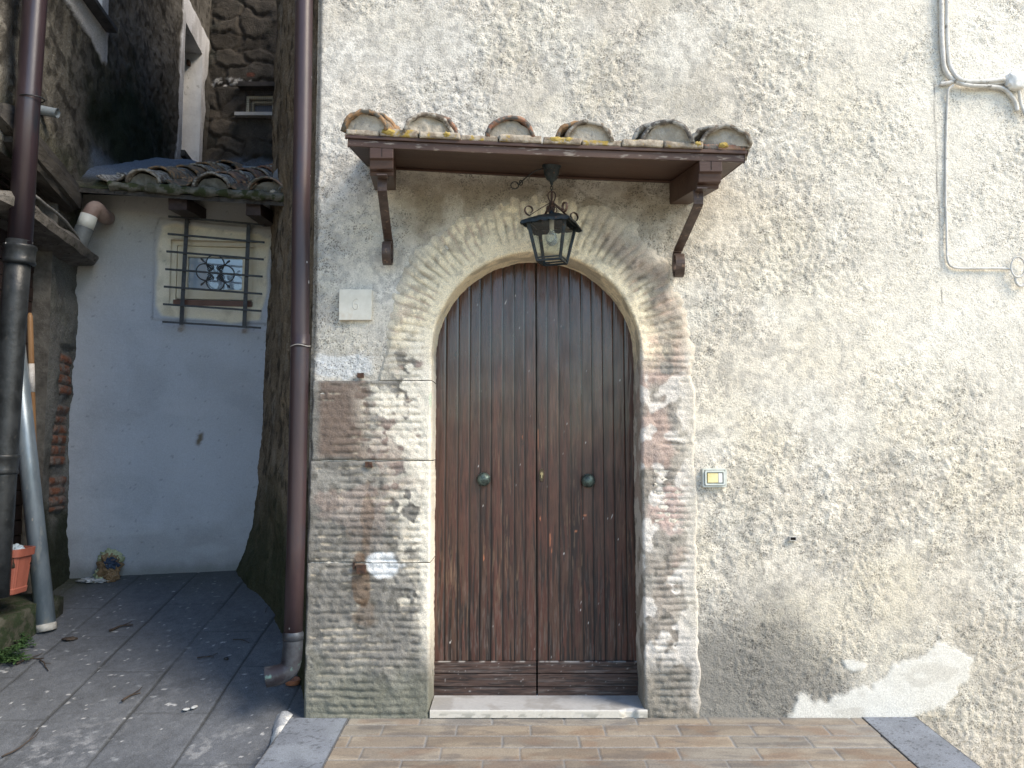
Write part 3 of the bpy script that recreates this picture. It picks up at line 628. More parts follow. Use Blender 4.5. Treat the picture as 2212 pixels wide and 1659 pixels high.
def cslab(name, u0, u1, v0, v1, h0, h1, mat, n=16, par=None, jit=0.0, bev=.003):
    bm = bmesh.new(); us = np.linspace(u0, u1, n); rings = []
    for u in us: rings.append([bm.verts.new(cap(u, a, b)) for a, b in ((v0, h0), (v1, h0), (v1, h1), (v0, h1))])
    for a, b in zip(rings[:-1], rings[1:]):
        for j in range(4): bm.faces.new((a[j], a[(j + 1) % 4], b[(j + 1) % 4], b[j]))
    bm.faces.new(rings[0]); bm.faces.new(rings[-1][::-1])
    if jit:
        sub(bm, 2, jit, 40, u0 * 9)
    return obj(name, bm, mat, par or can, bevel=bev if not jit else 0, smooth=bool(jit))
cslab('roof_board', .001, .999, 0, .985, 0, .022, M_BROWN)
cslab('wall_batten', .03, .97, 0.0, .07, -.012, -.001, M_BROWN)
cslab('fascia', 0, 1, .985, 1.03, -.004, .030, M_BROWN2)
cslab('fascia', -.006, 1.006, .99, 1.05, .031, .047, M_BROWN)
k = 0; u = -.004                           # row of flat tiles whose lichened ends show over the fascia
for wdt in (.085, .1, .105, .095, .11, .1, .1, .105, .1, .108):
    o = cslab('tile_course', u, min(u + wdt - .004, 1.008), .0, 1.06 + .012 * ((k * 7) % 3 - 1), .048, .070 + .005 * ((k * 5) % 3), T_OLD[2] if u > .88 else M_LICH, 8, jit=.0035); u += wdt; k += 1
def coppo(bm, base, ax, up, L, r0, r1, thick=.014, hgt=.78, arc=168, jit=.002, seed=0, n=14, m=6):
    """half barrel tile: base = centre of its front end, ax = direction uphill"""
    ax = Vector(ax).normalized(); side = ax.cross(Vector(up)).normalized(); upv = side.cross(ax).normalized()
    outer = []; inner = []
    for i in range(m + 1):
        t = i / m; r = r0 + (r1 - r0) * t; ro = []; ri = []
        for k in range(n + 1):
            a = math.radians(90 - arc / 2 + arc * k / n)
            d = side * math.cos(a) + upv * math.sin(a) * hgt; p = Vector(base) + ax * L * t
            q = p + d * r + mnoise.noise_vector((p + d * r) * 28 + Vector((seed, 0, seed))) * jit * 2
            ro.append(bm.verts.new(q)); ri.append(bm.verts.new(q - d * thick))
        outer.append(ro); inner.append(ri)
    for i in range(m):
        for k in range(n):
            bm.faces.new((outer[i][k], outer[i][k + 1], outer[i + 1][k + 1], outer[i + 1][k]))
            bm.faces.new((inner[i][k], inner[i + 1][k], inner[i + 1][k + 1], inner[i][k + 1]))
        for k in (0, n): bm.faces.new((outer[i][k], outer[i + 1][k], inner[i + 1][k], inner[i][k]))
    for i in (0, m):
        for k in range(n): bm.faces.new((outer[i][k], inner[i][k], inner[i][k + 1], outer[i][k + 1]))
    return bm
def plug(bm, base, ax, up, r, depth=.03, inset=.012, hgt=.78, seed=0, full=.9):
    ax = Vector(ax).normalized(); side = ax.cross(Vector(up)).normalized(); upv = side.cross(ax).normalized()
    rings = []
    for j, rr in enumerate((0, .35, .7, .93, 1.0)):
        ring = []
        for k in range(19):
            a = math.pi * k / 18; p = Vector(base) + ax * (inset + .010 * rr ** 2) + (side * math.cos(a) + upv * math.sin(a) * hgt) * r * rr * full
            p += mnoise.noise_vector(p * 30 + Vector((seed, 3, seed))) * .011
            ring.append(bm.verts.new(p))
        rings.append(ring)
    for a, b in zip(rings[:-1], rings[1:]):
        for k in range(18): bm.faces.new((a[k], a[k + 1], b[k + 1], b[k]))
    return bm
NOR = (WR - WL).normalized().cross((WL - FL).normalized()).normalized(); UPC = NOR if NOR.z > 0 else -NOR
AX0 = (WL - FL).normalized()
cops = [(786, .108, 0, -12, 0), (925, .115, 1, 8, 2), (1101, .112, 2, -3, 3), (1270, .112, 1, -4, 0), (1437, .120, 3, -13, 3), (1563, .112, 1, -16, 1)]
for i, (px, r, mi, turn, m2) in enumerate(cops):
    p = at(px, 318, -.46); u = (p.x - FL.x) / (FR.x - FL.x); base = cap(u, 1.05, .062)
    ax = (Matrix.Rotation(R(turn), 3, 'Z') @ AX0)
    bm = bmesh.new(); coppo(bm, base, ax, UPC, .36, r, r * .84, seed=i * 3, hgt=.92 - .06 * (i % 2), thick=.017, jit=.005)
    t = obj('roof_tile', bm, T_OLD[mi], can, True)
    bm = bmesh.new(); plug(bm, base, ax, UPC, r - .012, seed=i, full=.97, hgt=.86); o = obj('mortar_fill', bm, M_MORT, t, True); o.matrix_parent_inverse = Matrix.Translation(-can.location)
    bm = bmesh.new(); coppo(bm, base + ax * .15 + UPC * .024 + Vector(((-.012, .03, -.02, -.045, -.055, -.06)[i], 0, 0)), Matrix.Rotation(R((3, -6, 2, 6, 4, 2)[i]), 3, 'Z') @ ax, UPC, .26, r * .99, r * .86, seed=i * 5 + 2, hgt=.94, thick=.017, jit=.005); obj('roof_tile', bm, T_OLD[m2], can, True)
for i, (px, s_) in enumerate(((838, .030), (965, .022), (1198, .036), (1228, .024), (1505, .018), (1560, .020))):
    p = at(px, 300, -.465); u = (p.x - FL.x) / (FR.x - FL.x); c0 = cap(u, 1.055, .066)
    bm = bmesh.new(); bmesh.ops.create_icosphere(bm, subdivisions=3, radius=1)
    for v in bm.verts: v.co = c0 + Vector((v.co.x * s_, v.co.y * .012, v.co.z * .012)) * (1 + .5 * mnoise.noise(v.co * 3 + Vector((i, 0, 0))))
    obj('lichen', bm, M_LIC, can, True)
# beams with stepped ends, and their scrolled iron straps
def beam(xc, wdt, so_, skw, sk2):
    u = (xc - FL.x) / (FR.x - FL.x); bm = bmesh.new(); y0 = -.462
    zt_f, zt_w = cap(u, 1).z - .003, cap(u, 0).z - .003
    prof = [(0.02, zt_w), (y0, zt_f), (y0, zt_f - .048), (y0 + .012, zt_f - .054), (y0 + .020, zt_f - .090), (y0 + .045, zt_f - .095), (y0 + .05, zt_f - .110), (0.02, zt_w - .112)]
    sh_ = lambda y: skw * (y - y0) / .48
    prism(bm, [(xc - wdt / 2 + sh_(a), a, b) for a, b in prof], [(xc + wdt / 2 + sh_(a), a, b) for a, b in prof])
    obj('beam', bm, M_BROWN, can, bevel=.003)
    bm = bmesh.new(); box(bm, (xc + .002, y0 - .0006, zt_f - .02), (.002, .002, .042)); obj('crack', bm, MATS['dark_gap'], can)
    zb = zt_f - .110; xc += so_
    pts = spl([(xc, y0 + .08, zb + .003), (xc, y0 + .078, zb - .05), (xc, y0 + .10, zb - .070), (xc, -.17, zb - .145), (xc, -.075, zb - .180), (xc, -.054, zb - .192)], 6)
    pts = [Vector((q.x + sk2 * (q.y - y0) / .45, q.y, q.z)) for q in pts]
    sw = []
    cy, cz = -.066, zb - .258
    for k in range(34):
        t = k / 33; a = R(62) - t * R(520); rr = .066 * (1 - .62 * t)
        sw.append((xc + sk2 * .9, cy + rr * math.cos(a) * .9, cz + rr * math.sin(a) * 1.15))
    bm = bmesh.new(); tube(bm, pts, .0035, flatn=((1, 0, 0), .021)); s_ = obj('strap', bm, M_STRAP, can, bevel=0)
    bm = bmesh.new(); tube(bm, sw, .0032, flatn=((1, 0, 0), .021)); o = obj('scroll', bm, M_STRAP, s_); o.matrix_parent_inverse = Matrix.Translation(-can.location)
    bm = bmesh.new(); box(bm, (xc, y0 + .06, zb - .003), (.045, .07, .006)); o = obj('strap_foot', bm, M_STRAP, s_); o.matrix_parent_inverse = Matrix.Translation(-can.location)
beam(-.573, .104, -.002, -.058, -.032); beam(.872, .100, -.033, -.04, -.035)

# ================================================================ LANTERN
M_IRON = mnz('dark_green_iron', (.008, .012, .014), (.022, .032, .036), 40, .5, .0006, 160, metal=.2, c3=(.10, .055, .035), s3=60, lo3=.60, hi3=.68)
M_RIRON = mnz('rusting_scroll_iron', (.035, .022, .018), (.11, .06, .04), 45, .7, .0006, 160)
LC = Vector((.185, -.235, 0)); LZ0 = at(1187, 566, LC.y).z
lan = thing('hanging_lantern', 'black iron lantern with clear panes hanging on a chain below the canopy', 'lantern', (LC.x, LC.y, LZ0))
RM = Matrix.Rotation(R(-19), 3, 'Z')
def LP(x, y, z): return Vector(lan.location) + RM @ Vector((x, y, z))
hb, ht, H = .056, .092, .182
def corners(h, z): return [LP(a * h, b * h, z) for a, b in ((-1, -1), (1, -1), (1, 1), (-1, 1))]
cb, ctp = corners(hb, .0), corners(ht, H)
bm = bmesh.new()
for i in range(4): tube(bm, [cb[i], ctp[i]], .0075, 4); tube(bm, [cb[i], cb[(i + 1) % 4]], .006, 4); tube(bm, [ctp[i], ctp[(i + 1) % 4]], .005, 4)
for i in range(4):                          # inner lips holding the panes
    a, b, c_, d_ = cb[i], cb[(i + 1) % 4], ctp[(i + 1) % 4], ctp[i]; q = .05
    tube(bm, [a.lerp(b, q).lerp(d_.lerp(c_, q), .03), a.lerp(b, q).lerp(d_.lerp(c_, q), .98)], .0046, 4)
    tube(bm, [a.lerp(b, 1 - q).lerp(d_.lerp(c_, 1 - q), .03), a.lerp(b, 1 - q).lerp(d_.lerp(c_, 1 - q), .98)], .0046, 4)
    tube(bm, [a.lerp(d_, .07).lerp(b.lerp(c_, .07), .08), a.lerp(d_, .07).lerp(b.lerp(c_, .07), .92)], .004, 4)
obj('frame', bm, M_IRON, lan)
M_GL = mglass('lantern_glass')
for i in range(4):
    bm = bmesh.new(); a, b, c_, d_ = cb[i], cb[(i + 1) % 4], ctp[(i + 1) % 4], ctp[i]
    f = [a.lerp(b, .06), b.lerp(a, .06), c_.lerp(d_, .06), d_.lerp(c_, .06)]; bm.faces.new([bm.verts.new(v) for v in f]); obj('pane', bm, M_GL, lan)
# scalloped roof plate
bm = bmesh.new(); n = 48; rings = []
for j, (h, z) in enumerate(((.118, -.010), (.112, .002), (.085, .018), (.045, .034), (.014, .042), (.010, .060))):
    ring = []
    for k in range(n):
        t = k / n * 4; s_ = int(t); f = t - s_; a = [(-1, -1), (1, -1), (1, 1), (-1, 1)][s_]; b = [(1, -1), (1, 1), (-1, 1), (-1, -1)][s_]
        x, y = a[0] + (b[0] - a[0]) * f, a[1] + (b[1] - a[1]) * f
        corner = (abs(f - .5) * 2) ** 3; sc = abs(math.sin(f * math.pi * 5)) if j < 2 else 0
        if j >= 4: L_ = math.hypot(x, y); x, y = x / L_, y / L_
        ring.append(bm.verts.new(LP(x * h, y * h, H + z - .009 * sc * (1 if j == 0 else .3) - .006 * corner * (j < 3))))
    rings.append(ring)
for a, b in zip(rings[:-1], rings[1:]):
    for k in range(n): bm.faces.new((a[k], a[(k + 1) % n], b[(k + 1) % n], b[k]))
bm.faces.new(rings[-1])
obj('lantern_roof', bm, M_IRON, lan)
for (dx, dy) in ((-1, -1), (1, -1), (1, 1), (-1, 1)):
    pts = [(.008, .105), (.012, .092), (.022, .088)] + [(.022 + .086 * t, .088 - .062 * t) for t in (.3, .6, .9)]
    cx_, cz_ = .112, .048
    for k in range(16):
        a = R(-95) + k / 15 * R(330); rr = .025 * (1 - .45 * k / 15); pts.append((cx_ + .0 + rr * math.cos(a), cz_ + rr * math.sin(a)))
    bm = bmesh.new(); dn = Vector((dx, dy, 0)).normalized(); sd_ = RM @ Vector((-dn.y, dn.x, 0))
    tube(bm, [LP(dn.x * a * 1.05, dn.y * a * 1.05, H + b) for a, b in pts], .0018, flatn=(sd_, .0055)); obj('corner_scroll', bm, M_RIRON, lan)
bm = bmesh.new()
for ang in (0, 90):                          # hanging loop made of two crossed teardrops, small curls below
    cc, s_ = math.cos(R(ang + 25)), math.sin(R(ang + 25))
    pts = [LP(cc * .022 * math.sin(a) * (.35 + .65 * math.sin(a / 2) ** 2) * 1.1, s_ * .022 * math.sin(a) * (.35 + .65 * math.sin(a / 2) ** 2) * 1.1, H + .092 + .030 * (1 - math.cos(a))) for a in np.linspace(0, 2 * math.pi, 28, False)]
    tube(bm, pts, .0032, 6, closed=True)
for ang in (0, 90, 180, 270):
    cc, s_ = math.cos(R(ang + 45)), math.sin(R(ang + 45))
    tube(bm, [LP(cc * (.017 + .013 * math.cos(a) * (1 - k / 26)), s_ * (.017 + .013 * math.cos(a) * (1 - k / 26)), H + .066 + .014 * math.sin(a)) for k, a in enumerate(np.linspace(R(120), R(-240), 20))], .0028, 6)
tube(bm, [LP(0, 0, H + .05), LP(0, 0, H + .10)], .006, 8)
obj('hanging_loop', bm, M_RIRON, lan, True)
uL = (LC.x - FL.x) / (FR.x - FL.x); vL = (LC.y - .02) / (-.47); ztop = cap(uL, vL).z
bm = bmesh.new(); zl = LZ0 + H + .148; n_l = 3; zrose = ztop - .085; ll = (zrose - zl) / n_l
for i in range(n_l):
    z0 = zl + i * ll; pts = []
    for a in np.linspace(0, 2 * math.pi, 20, False):
        x = .0055 * math.sin(a); z = z0 + ll * .5 - (ll * .56) * math.cos(a); pts.append(Vector((LC.x + (x if i % 2 else x * .3), LC.y + (x * .3 if i % 2 else x), z)))
    tube(bm, pts, .0022, 6, closed=True)
obj('chain', bm, M_IRON, lan, True)
bm = bmesh.new(); lathe(bm, [(0, .0), (.046, 0), (.044, -.010), (.038, -.016), (.034, -.045), (.024, -.066), (.009, -.078), (.006, -.092), (0, -.092)], (LC.x, LC.y, ztop + .001), 28); obj('ceiling_rose', bm, M_IRON, lan, True)
bm = bmesh.new(); tube(bm, [LP(0, 0, H + .03), LP(0, 0, H - .028)], .011, 12); obj('lamp_socket', bm, mnz('cream_ceramic', (.5, .47, .4), (.6, .57, .5), 20, .4), lan, True)
mg, nt_, b_ = _base('bulb_glass'); b_.inputs['Transmission Weight'].default_value = .8; b_.inputs['Roughness'].default_value = .08; b_.inputs['Base Color'].default_value = (.85, .88, .85, 1)
bm = bmesh.new(); lathe(bm, [(.010, .055), (.013, .045), (.024, .028), (.028, .010), (.024, -.008), (.012, -.020), (0, -.023)], LP(0, 0, H - .085), 24); obj('bulb', bm, mg, lan, True)
# loose flex
cab = [LC + Vector((-.03, 0, ztop - .012)), LC + Vector((-.075, .005, ztop - .022)), LC + Vector((-.115, .01, ztop - .05)), LC + Vector((-.14, .012, ztop - .072)), LC + Vector((-.155, .01, ztop - .088))]
cab = [Vector((p.x, p.y, p.z)) for p in cab]
bm = bmesh.new(); tube(bm, spl(cab, 6), .0032, 6)
e_ = cab[-1]; tube(bm, [e_ + Vector((-.018 + .018 * math.cos(a), .002 * a, .016 * math.sin(a))) for a in np.linspace(0, 2 * math.pi * 1.15, 26)], .0026, 6)
tube(bm, [e_ + Vector((.012 + .007 * math.cos(a), .004 * math.sin(a * 2), .010 + .012 * math.sin(a))) for a in np.linspace(0, 2 * math.pi * 2.1, 40)], .0028, 6)
obj('flex', bm, mnz('black_rubber', (.012, .012, .012), (.03, .03, .03), 40, .6), lan, True)

# ================================================================ HOUSE NUMBER, BELL
p0, p1 = at(733, 693, 0), at(806, 626, 0); cx_, cz_ = (p0.x + p1.x) / 2, (p0.z + p1.z) / 2
hn = thing('number_plaque', 'small square cream marble plaque carved with a 6, left of the door', 'house number', (cx_, -.01, cz_))
bm = bmesh.new(); box(bm, (cx_, -.006, cz_), (.158, .030, .150)); sub(bm, 5, .0012, 30)
obj('plaque', bm, mnz('cream_marble', (.58, .555, .48), (.66, .64, .57), 9, .55, .0004, 60, c3=(.55, .47, .36), s3=7, lo3=.58, hi3=.72), hn, bevel=.0)
bm = bmesh.new(); s6 = [(.013, .024), (.004, .029), (-.006, .021), (-.012, .006), (-.012, -.008), (-.006, -.020), (.003, -.023), (.011, -.016), (.013, -.006), (.008, .003), (.0, .004), (-.007, -.002)]
tube(bm, [(cx_ + a, -.0210, cz_ + b) for a, b in [(q.x, q.y) for q in spl([(a, b, 0) for a, b in s6], 5)]], .0024, 6)
obj('numeral', bm, mnz('worn_carving', (.56, .535, .465), (.62, .60, .53), 30, .6), hn, True)
def rrect(cx, cz, w_, h_, r, y, n=5):
    o = []
    for sx, sz, a0 in ((1, 1, 0), (-1, 1, 90), (-1, -1, 180), (1, -1, 270)):
        for k in range(n + 1):
            a = R(a0 + 90 * k / n); o.append(Vector((cx + sx * (w_ / 2 - r) + r * math.cos(a), y, cz + sz * (h_ / 2 - r) + r * math.sin(a))))
    return o
def frame(bm, cx, cz, w_, h_, r, t, y0, y1):
    A = [rrect(cx, cz, w_, h_, r, y0), rrect(cx, cz, w_ - .004, h_ - .004, r, y1), rrect(cx, cz, w_ - 2 * t, h_ - 2 * t, max(r - t, .002), y1), rrect(cx, cz, w_ - 2 * t, h_ - 2 * t, max(r - t, .002), y0)]
    V = [[bm.verts.new(p) for p in a] for a in A]; n = len(V[0])
    for a, b in zip(V[:-1], V[1:]):
        for k in range(n): bm.faces.new((a[k], a[(k + 1) % n], b[(k + 1) % n], b[k]))
p0, p1 = at(1515, 1053, 0), at(1568, 1011, 0); cx_, cz_ = (p0.x + p1.x) / 2, (p0.z + p1.z) / 2; W_, H_ = p1.x - p0.x, p1.z - p0.z
db = thing('door_bell', 'pale plastic bell push with a yellow button, right of the door', 'doorbell', (cx_, -.01, cz_))
M_PL = mnz('aged_white_plastic', (.50, .52, .47), (.60, .62, .58), 15, .4, .0)
bm = bmesh.new(); frame(bm, cx_, cz_, W_, H_, .010, .010, .005, -.022); f_ = rrect(cx_, cz_, W_ - .018, H_ - .018, .004, -.012); bm.faces.new([bm.verts.new(v) for v in f_]); obj('bell_box', bm, M_PL, db)
bm = bmesh.new(); frame(bm, cx_, cz_, W_ * .82, H_ * .78, .007, .009, -.012, -.030); obj('bell_frame', bm, mnz('pale_green_plastic', (.56, .60, .56), (.64, .67, .63), 15, .35), db)
wb, hb_ = W_ * .60, H_ * .50
bm = bmesh.new(); box(bm, (cx_ - wb * .14, -.020, cz_), (wb * .68, .016, hb_ - .002)); obj('button', bm, mnz('faded_yellow_label', (.72, .60, .28), (.80, .70, .38), 15, .5), db, bevel=.0012)
bm = bmesh.new(); box(bm, (cx_ + wb * .36, -.020, cz_), (wb * .27, .016, hb_ - .002)); obj('label_strip', bm, mnz('white_label', (.72, .72, .68), (.78, .78, .75), 15, .5), db, bevel=.0012)

# ================================================================ LIMEWASHED CABLES ON THE RIGHT
M_CAB = mnz('limewashed_cable', (.50, .49, .46), (.66, .65, .62), 14, .95, .004, 80, c3=(.25, .24, .22), s3=30, lo3=.60, hi3=.68)
def Wv(px, py, Y=-.015): return at(px, py, Y)
cabs = thing('wall_cables', 'limewashed electric cables and junction boxes at the upper right of the wall', 'cables', tuple(Wv(2040, 180)))
def wig(pts, a=.002): return [p + mnoise.noise_vector(p * 14) * a for p in pts]
bm = bmesh.new(); tube(bm, wig(spl([Wv(2032, -260), Wv(2033, 0), Wv(2036, 110), Wv(2042, 152), Wv(2060, 174), Wv(2095, 183), Wv(2150, 180), Wv(2185, 172)], 8)), .0115, 8)
obj('cable', bm, M_CAB, cabs, True)
bm = bmesh.new(); tube(bm, wig(spl([Wv(2045, -260), Wv(2045, 0), Wv(2047, 105), Wv(2053, 145), Wv(2075, 172, -.03), Wv(2120, 176, -.03), Wv(2170, 172, -.03)], 8)), .0105, 8)
obj('cable', bm, M_CAB, cabs, True)
bm = bmesh.new(); tube(bm, wig(spl([Wv(2030, 182, -.01), Wv(2045, 180), Wv(2065, 176), Wv(2090, 184, -.03), Wv(2160, 190, -.02), Wv(2190, 215), Wv(2198, 240, -.012)], 8)), .010, 8)
obj('cable', bm, M_CAB, cabs, True)
bm = bmesh.new(); tube(bm, wig(spl([Wv(2060, 184), Wv(2048, 196), Wv(2046, 230, -.005), Wv(2044, 300, -.005), Wv(2043, 400, -.004), Wv(2045, 520, -.005), Wv(2047, 560, -.006), Wv(2060, 577, -.008), Wv(2100, 580, -.008), Wv(2160, 580, -.008), Wv(2182, 582, -.008)], 8)), .006, 6)
obj('thin_cable', bm, M_CAB, cabs, True)
bm = bmesh.new(); tube(bm, [Wv(2199 + 15 * math.cos(a), 577 + 22 * math.sin(a), -.02) for a in np.linspace(R(20), R(390), 30)], .005, 6)
tube(bm, wig(spl([Wv(2193, 598), Wv(2196, 612), Wv(2207, 618), Wv(2230, 600)], 5)), .007, 6); obj('cable_loop', bm, M_CAB, cabs, True)
bm = bmesh.new(); bmesh.ops.create_icosphere(bm, subdivisions=4, radius=1); c0 = Wv(2196, 175, -.03)
for v in bm.verts:
    d = v.co.copy(); q = Vector((math.copysign(abs(d.x) ** .7, d.x) * .05, math.copysign(abs(d.y) ** .7, d.y) * .03, math.copysign(abs(d.z) ** .7, d.z) * .045)); v.co = c0 + q * (1 + .15 * mnoise.noise(d * 2.5))
obj('junction_box', bm, mnz('whitewashed_box', (.66, .66, .64), (.74, .74, .72), 10, .9, .002, 60), cabs, True)
bm = bmesh.new(); tube(bm, wig(spl([Wv(2200, 190, -.02), Wv(2206, 225, -.015), Wv(2214, 250, -.015)], 6)), .008, 6); tube(bm, [Wv(2200, 172), Wv(2240, 168), Wv(2330, 170)], .011, 8); obj('cable', bm, M_CAB, cabs, True)

# ================================================================ DOWNPIPES
M_DP = mnz('brown_enamelled_pipe', (.027, .015, .018), (.045, .025, .028), 5, .42, .0008, 40, spec=.55, c3=(.028, .022, .030), s3=14, lo3=.55, hi3=.68, aniso=(1, 1, .25), speck=((.5, .5, .5), 22, .085))
M_DP2 = mnz('patinated_shoe', (.022, .020, .026), (.055, .062, .075), 9, .42, .001, 60, c3=(.09, .16, .15), s3=16, lo3=.58, hi3=.68, metal=.3)
dp = thing('downpipe', 'brown metal downpipe at the corner of the cream house, ending in an open shoe', 'downpipe', (-1.08, -.05, .1))
zt = [( 657, -200), (657, 0), (654, 250), (650, 500), (648, 745), (644, 950), (639, 1180), (633, 1385)]
pts = [at(a, b, -.03) for a, b in zt]; RP = .0435
bm = bmesh.new(); tube(bm, [pts[0] + Vector((0, 0, 3))] + pts, RP, 28); obj('pipe', bm, M_DP, dp, True)
pc = lambda z: (Vector((np.interp(z, [q.z for q in pts[::-1]], [q.x for q in pts[::-1]]), -.03, z)), RP)
for px, py in ((649, 745),):
    q = at(px, py, -.03); bm = bmesh.new(); lathe(bm, [(RP - .001, -.012), (RP + .003, -.012), (RP + .003, -.002), (RP + .0045, 0), (RP + .003, .003), (RP + .001, .05)], q, 28); obj('joint_collar', bm, M_DP, dp, True)
    bm = bmesh.new(); tube(bm, [q + Vector((RP * 1.06 * math.cos(a), RP * 1.06 * math.sin(a), -.006 + .003 * math.sin(3 * a))) for a in np.linspace(R(-200), R(20), 30)], .0025, 6); obj('wire_tie', bm, mnz('pale_wire', (.3, .28, .26), (.5, .48, .45), 40, .6), dp, True)
q0 = at(633, 1372, -.03); A_ = at(604, 1462, -.055); B_ = at(574, 1468, -.07)
el = spl([q0 + Vector((0, 0, .01)), at(632, 1405, -.032), at(626, 1440, -.04), at(606, 1456, -.055), at(574, 1463, -.07)], 8)
bm = bmesh.new(); tube(bm, el, [RP + .003] * len(el), 28, caps=False)
tube(bm, [p for p in el[::-1]][:6], [RP - .002] * 6, 28, caps=False)
obj('shoe', bm, M_DP2, dp, True)
bm = bmesh.new(); lathe(bm, [(RP + .001, -.02), (RP + .006, -.02), (RP + .006, .005), (RP + .001, .018)], q0, 28); obj('joint_collar', bm, M_DP2, dp, True)
sau = thing('saucer', 'small terracotta saucer on the ground behind the downpipe shoe', 'saucer', tuple(ramp_pt(632, 1478)))
c0 = ramp_pt(632, 1478); bm = bmesh.new(); lathe(bm, [(0, .002), (.030, .002), (.038, .022), (.041, .022), (.040, .018), (.034, -.001), (0, -.001)], c0 + Vector((0, 0, .002)), 28)
obj('dish', bm, mnz('terracotta', (.32, .12, .065), (.42, .18, .10), 12, .8, .001), sau, True)
bm = bmesh.new(); lathe(bm, [(.0405, .021), (.044, .024), (.0405, .027), (.0375, .024)], c0, 28); obj('rim', bm, MATS['terracotta'], sau, True)

# left downpipe: brown sheet above, tarred iron below
ld = thing('downpipe', 'thick dark downpipe on the far left, brown above a black iron lower length', 'downpipe', (-2.72, .5, .2))
YL = .5; RB = .062
up_ = [at(a, b, YL) for a, b in ((86, -200), (76, 0), (62, 200), (43, 530))]
bm = bmesh.new(); tube(bm, [up_[0] + Vector((.1, 0, 2))] + up_, RB, 26); obj('upper_pipe', bm, mnz('brown_sheet_pipe', (.026, .018, .024), (.042, .028, .034), 5, .33, .001, 30, spec=.6, c3=(.02, .022, .03), s3=12, lo3=.55, hi3=.7, aniso=(1, 1, .25), speck=((.45, .46, .48), 20, .07)), ld, True)
lo_ = [at(a, b, YL) for a, b in ((42, 520), (32, 640), (18, 850), (2, 1100), (-10, 1290))]
M_TAR = mnz('tarred_iron', (.012, .014, .016), (.028, .032, .036), 10, .4, .002, 50, c3=(.04, .04, .04), s3=40, lo3=.62, hi3=.70, speck=((.5, .5, .5), 22, .10))
bm = bmesh.new(); tube(bm, lo_, RB + .004, 26); obj('lower_pipe', bm, M_TAR, ld, True)
for a, b, r_ in ((42, 548, .085), (5, 1000, .082)):
    q = at(a, b, YL); bm = bmesh.new(); lathe(bm, [(RB + .003, -.065), (r_ - .006, -.06), (r_, -.05), (r_ - .006, -.035), (r_ - .004, .02), (r_ + .002, .03), (r_, .045), (RB + .002, .048)], q, 26); obj('socket_collar', bm, M_TAR, ld, True)
q = at(68, 213, YL); bm = bmesh.new(); tube(bm, [q + Vector(((RB + .004) * math.cos(a), (RB + .004) * math.sin(a), .006 * math.sin(a))) for a in np.linspace(0, 2 * math.pi, 30, False)], .004, 6, closed=True); obj('pipe_ring', bm, MATS['tarred_iron'], ld, True)
allp = sorted(up_ + lo_, key=lambda q: q.z)

# ================================================================ LEFT BUILDING
lb = thing('old_building', 'dark weathered building on the left with a white framed tall window', 'building', (left_x(1), 1, .2))
M_OLD = mcol('old_render', .95, 60, .012, 110, .38, .15)
W2 = (3.99, 4.66, 4.25, 5.60); W1 = (.70, 1.85, 4.43, 5.6); LD = (.25, 1.215, -.5, 2.56); LD2 = (.25, 1.26, 2.63, 2.93)
ysn = [(-1.6, .2, .2), (.2, .25, .01)]
def cut(vals, rng): return np.unique(np.round(np.concatenate([rng, vals]), 5))
ys = nonuni([(-1.6, .3, .1), (.3, 5.1, .014)]); zs = nonuni([(-.45, 6.6, .014), (6.6, 7.4, .2)])
ys = cut([W2[0], W2[1], W1[0], W1[1], LD[0], LD[1], LD2[1]], ys); zs = cut([W2[2], W2[3], W1[2], W1[3], LD[3], LD2[2], LD2[3]], zs)
Y, Z = np.meshgrid(ys, zs, indexing='ij')
s2 = polydist(Y, Z, [(3.80, 4.02), (3.86, 4.3), (3.84, 4.8), (3.90, 5.3), (3.93, 5.9), (4.95, 5.9), (4.93, 5.5), (4.80, 5.3), (4.88, 5.05), (4.80, 4.75), (4.78, 4.3), (4.7, 4.05)]) + .03 * (fb(Y, Z, 9, 3, 140) - .5)
s1 = polydist(Y, Z, [(1.1, 4.24), (1.65, 4.21), (1.90, 4.14), (1.99, 4.17), (1.985, 4.5), (2.0, 5.8), (.4, 5.8), (.4, 4.3)]) + .04 * (fb(Y, Z, 9, 3, 141) - .5)
sur = np.maximum(ss(-.005, .008, s2), ss(-.005, .008, s1))
lump = .09 * (fb(Y, Z, 1.5, 3, 142) - .5) + .03 * (fb(Y, Z, 7, 4, 143) - .5) + .016 * (fb(Y, Z, 30, 3, 144) - .5)
er = polydist(Y, Z, [(LD[0] - .01, LD[2]), (LD[0] - .01, LD2[3] + .01), (LD2[1] + .01, LD2[3] + .01), (LD2[1] + .01, 2.58), (LD[1] + .01, 2.56), (LD[1] + .01, LD[2])])
near = np.clip(1 - np.maximum(ss(-.12, -.01, er), 0), 0, 1)
out = lump * near * (1 - sur) + sur * .018
bk = (Y > 1.40) & (Y < 1.655)
course = (Z - .40) / .068; ci = np.floor(course); cf = course - ci
brk = ss(.10, .2, cf) * ss(.96, .88, cf) * ss(1.40, 1.42, Y) * ss(1.655, 1.63, Y) * ((ci % 7 != 3) & (Z > .85) & (Z < 1.93) & (_h(ci, ci * 0, 7) > .28))
out = out - .02 * (bk & (Z > .8) & (Z < 1.95)) * (1 - brk)
NL = np.array([LN.x, LN.y])
Xl = left_x(Y) + NL[0] * out; Yl = Y + NL[1] * out
a_, b_, d_ = fb(Y, Z, 2.2, 5, 145), fb(Y, Z, 8, 5, 146), fb(Y * 1.3, Z * .5, 6, 4, 147)
c = flat((.095, .088, .078), Y.shape) * (.45 + .7 * a_ + .6 * b_)[..., None]
lightz = ss(2.0, 1.2, Y + .5 * (a_ - .5)) * ss(2.6, 3.2, Z)
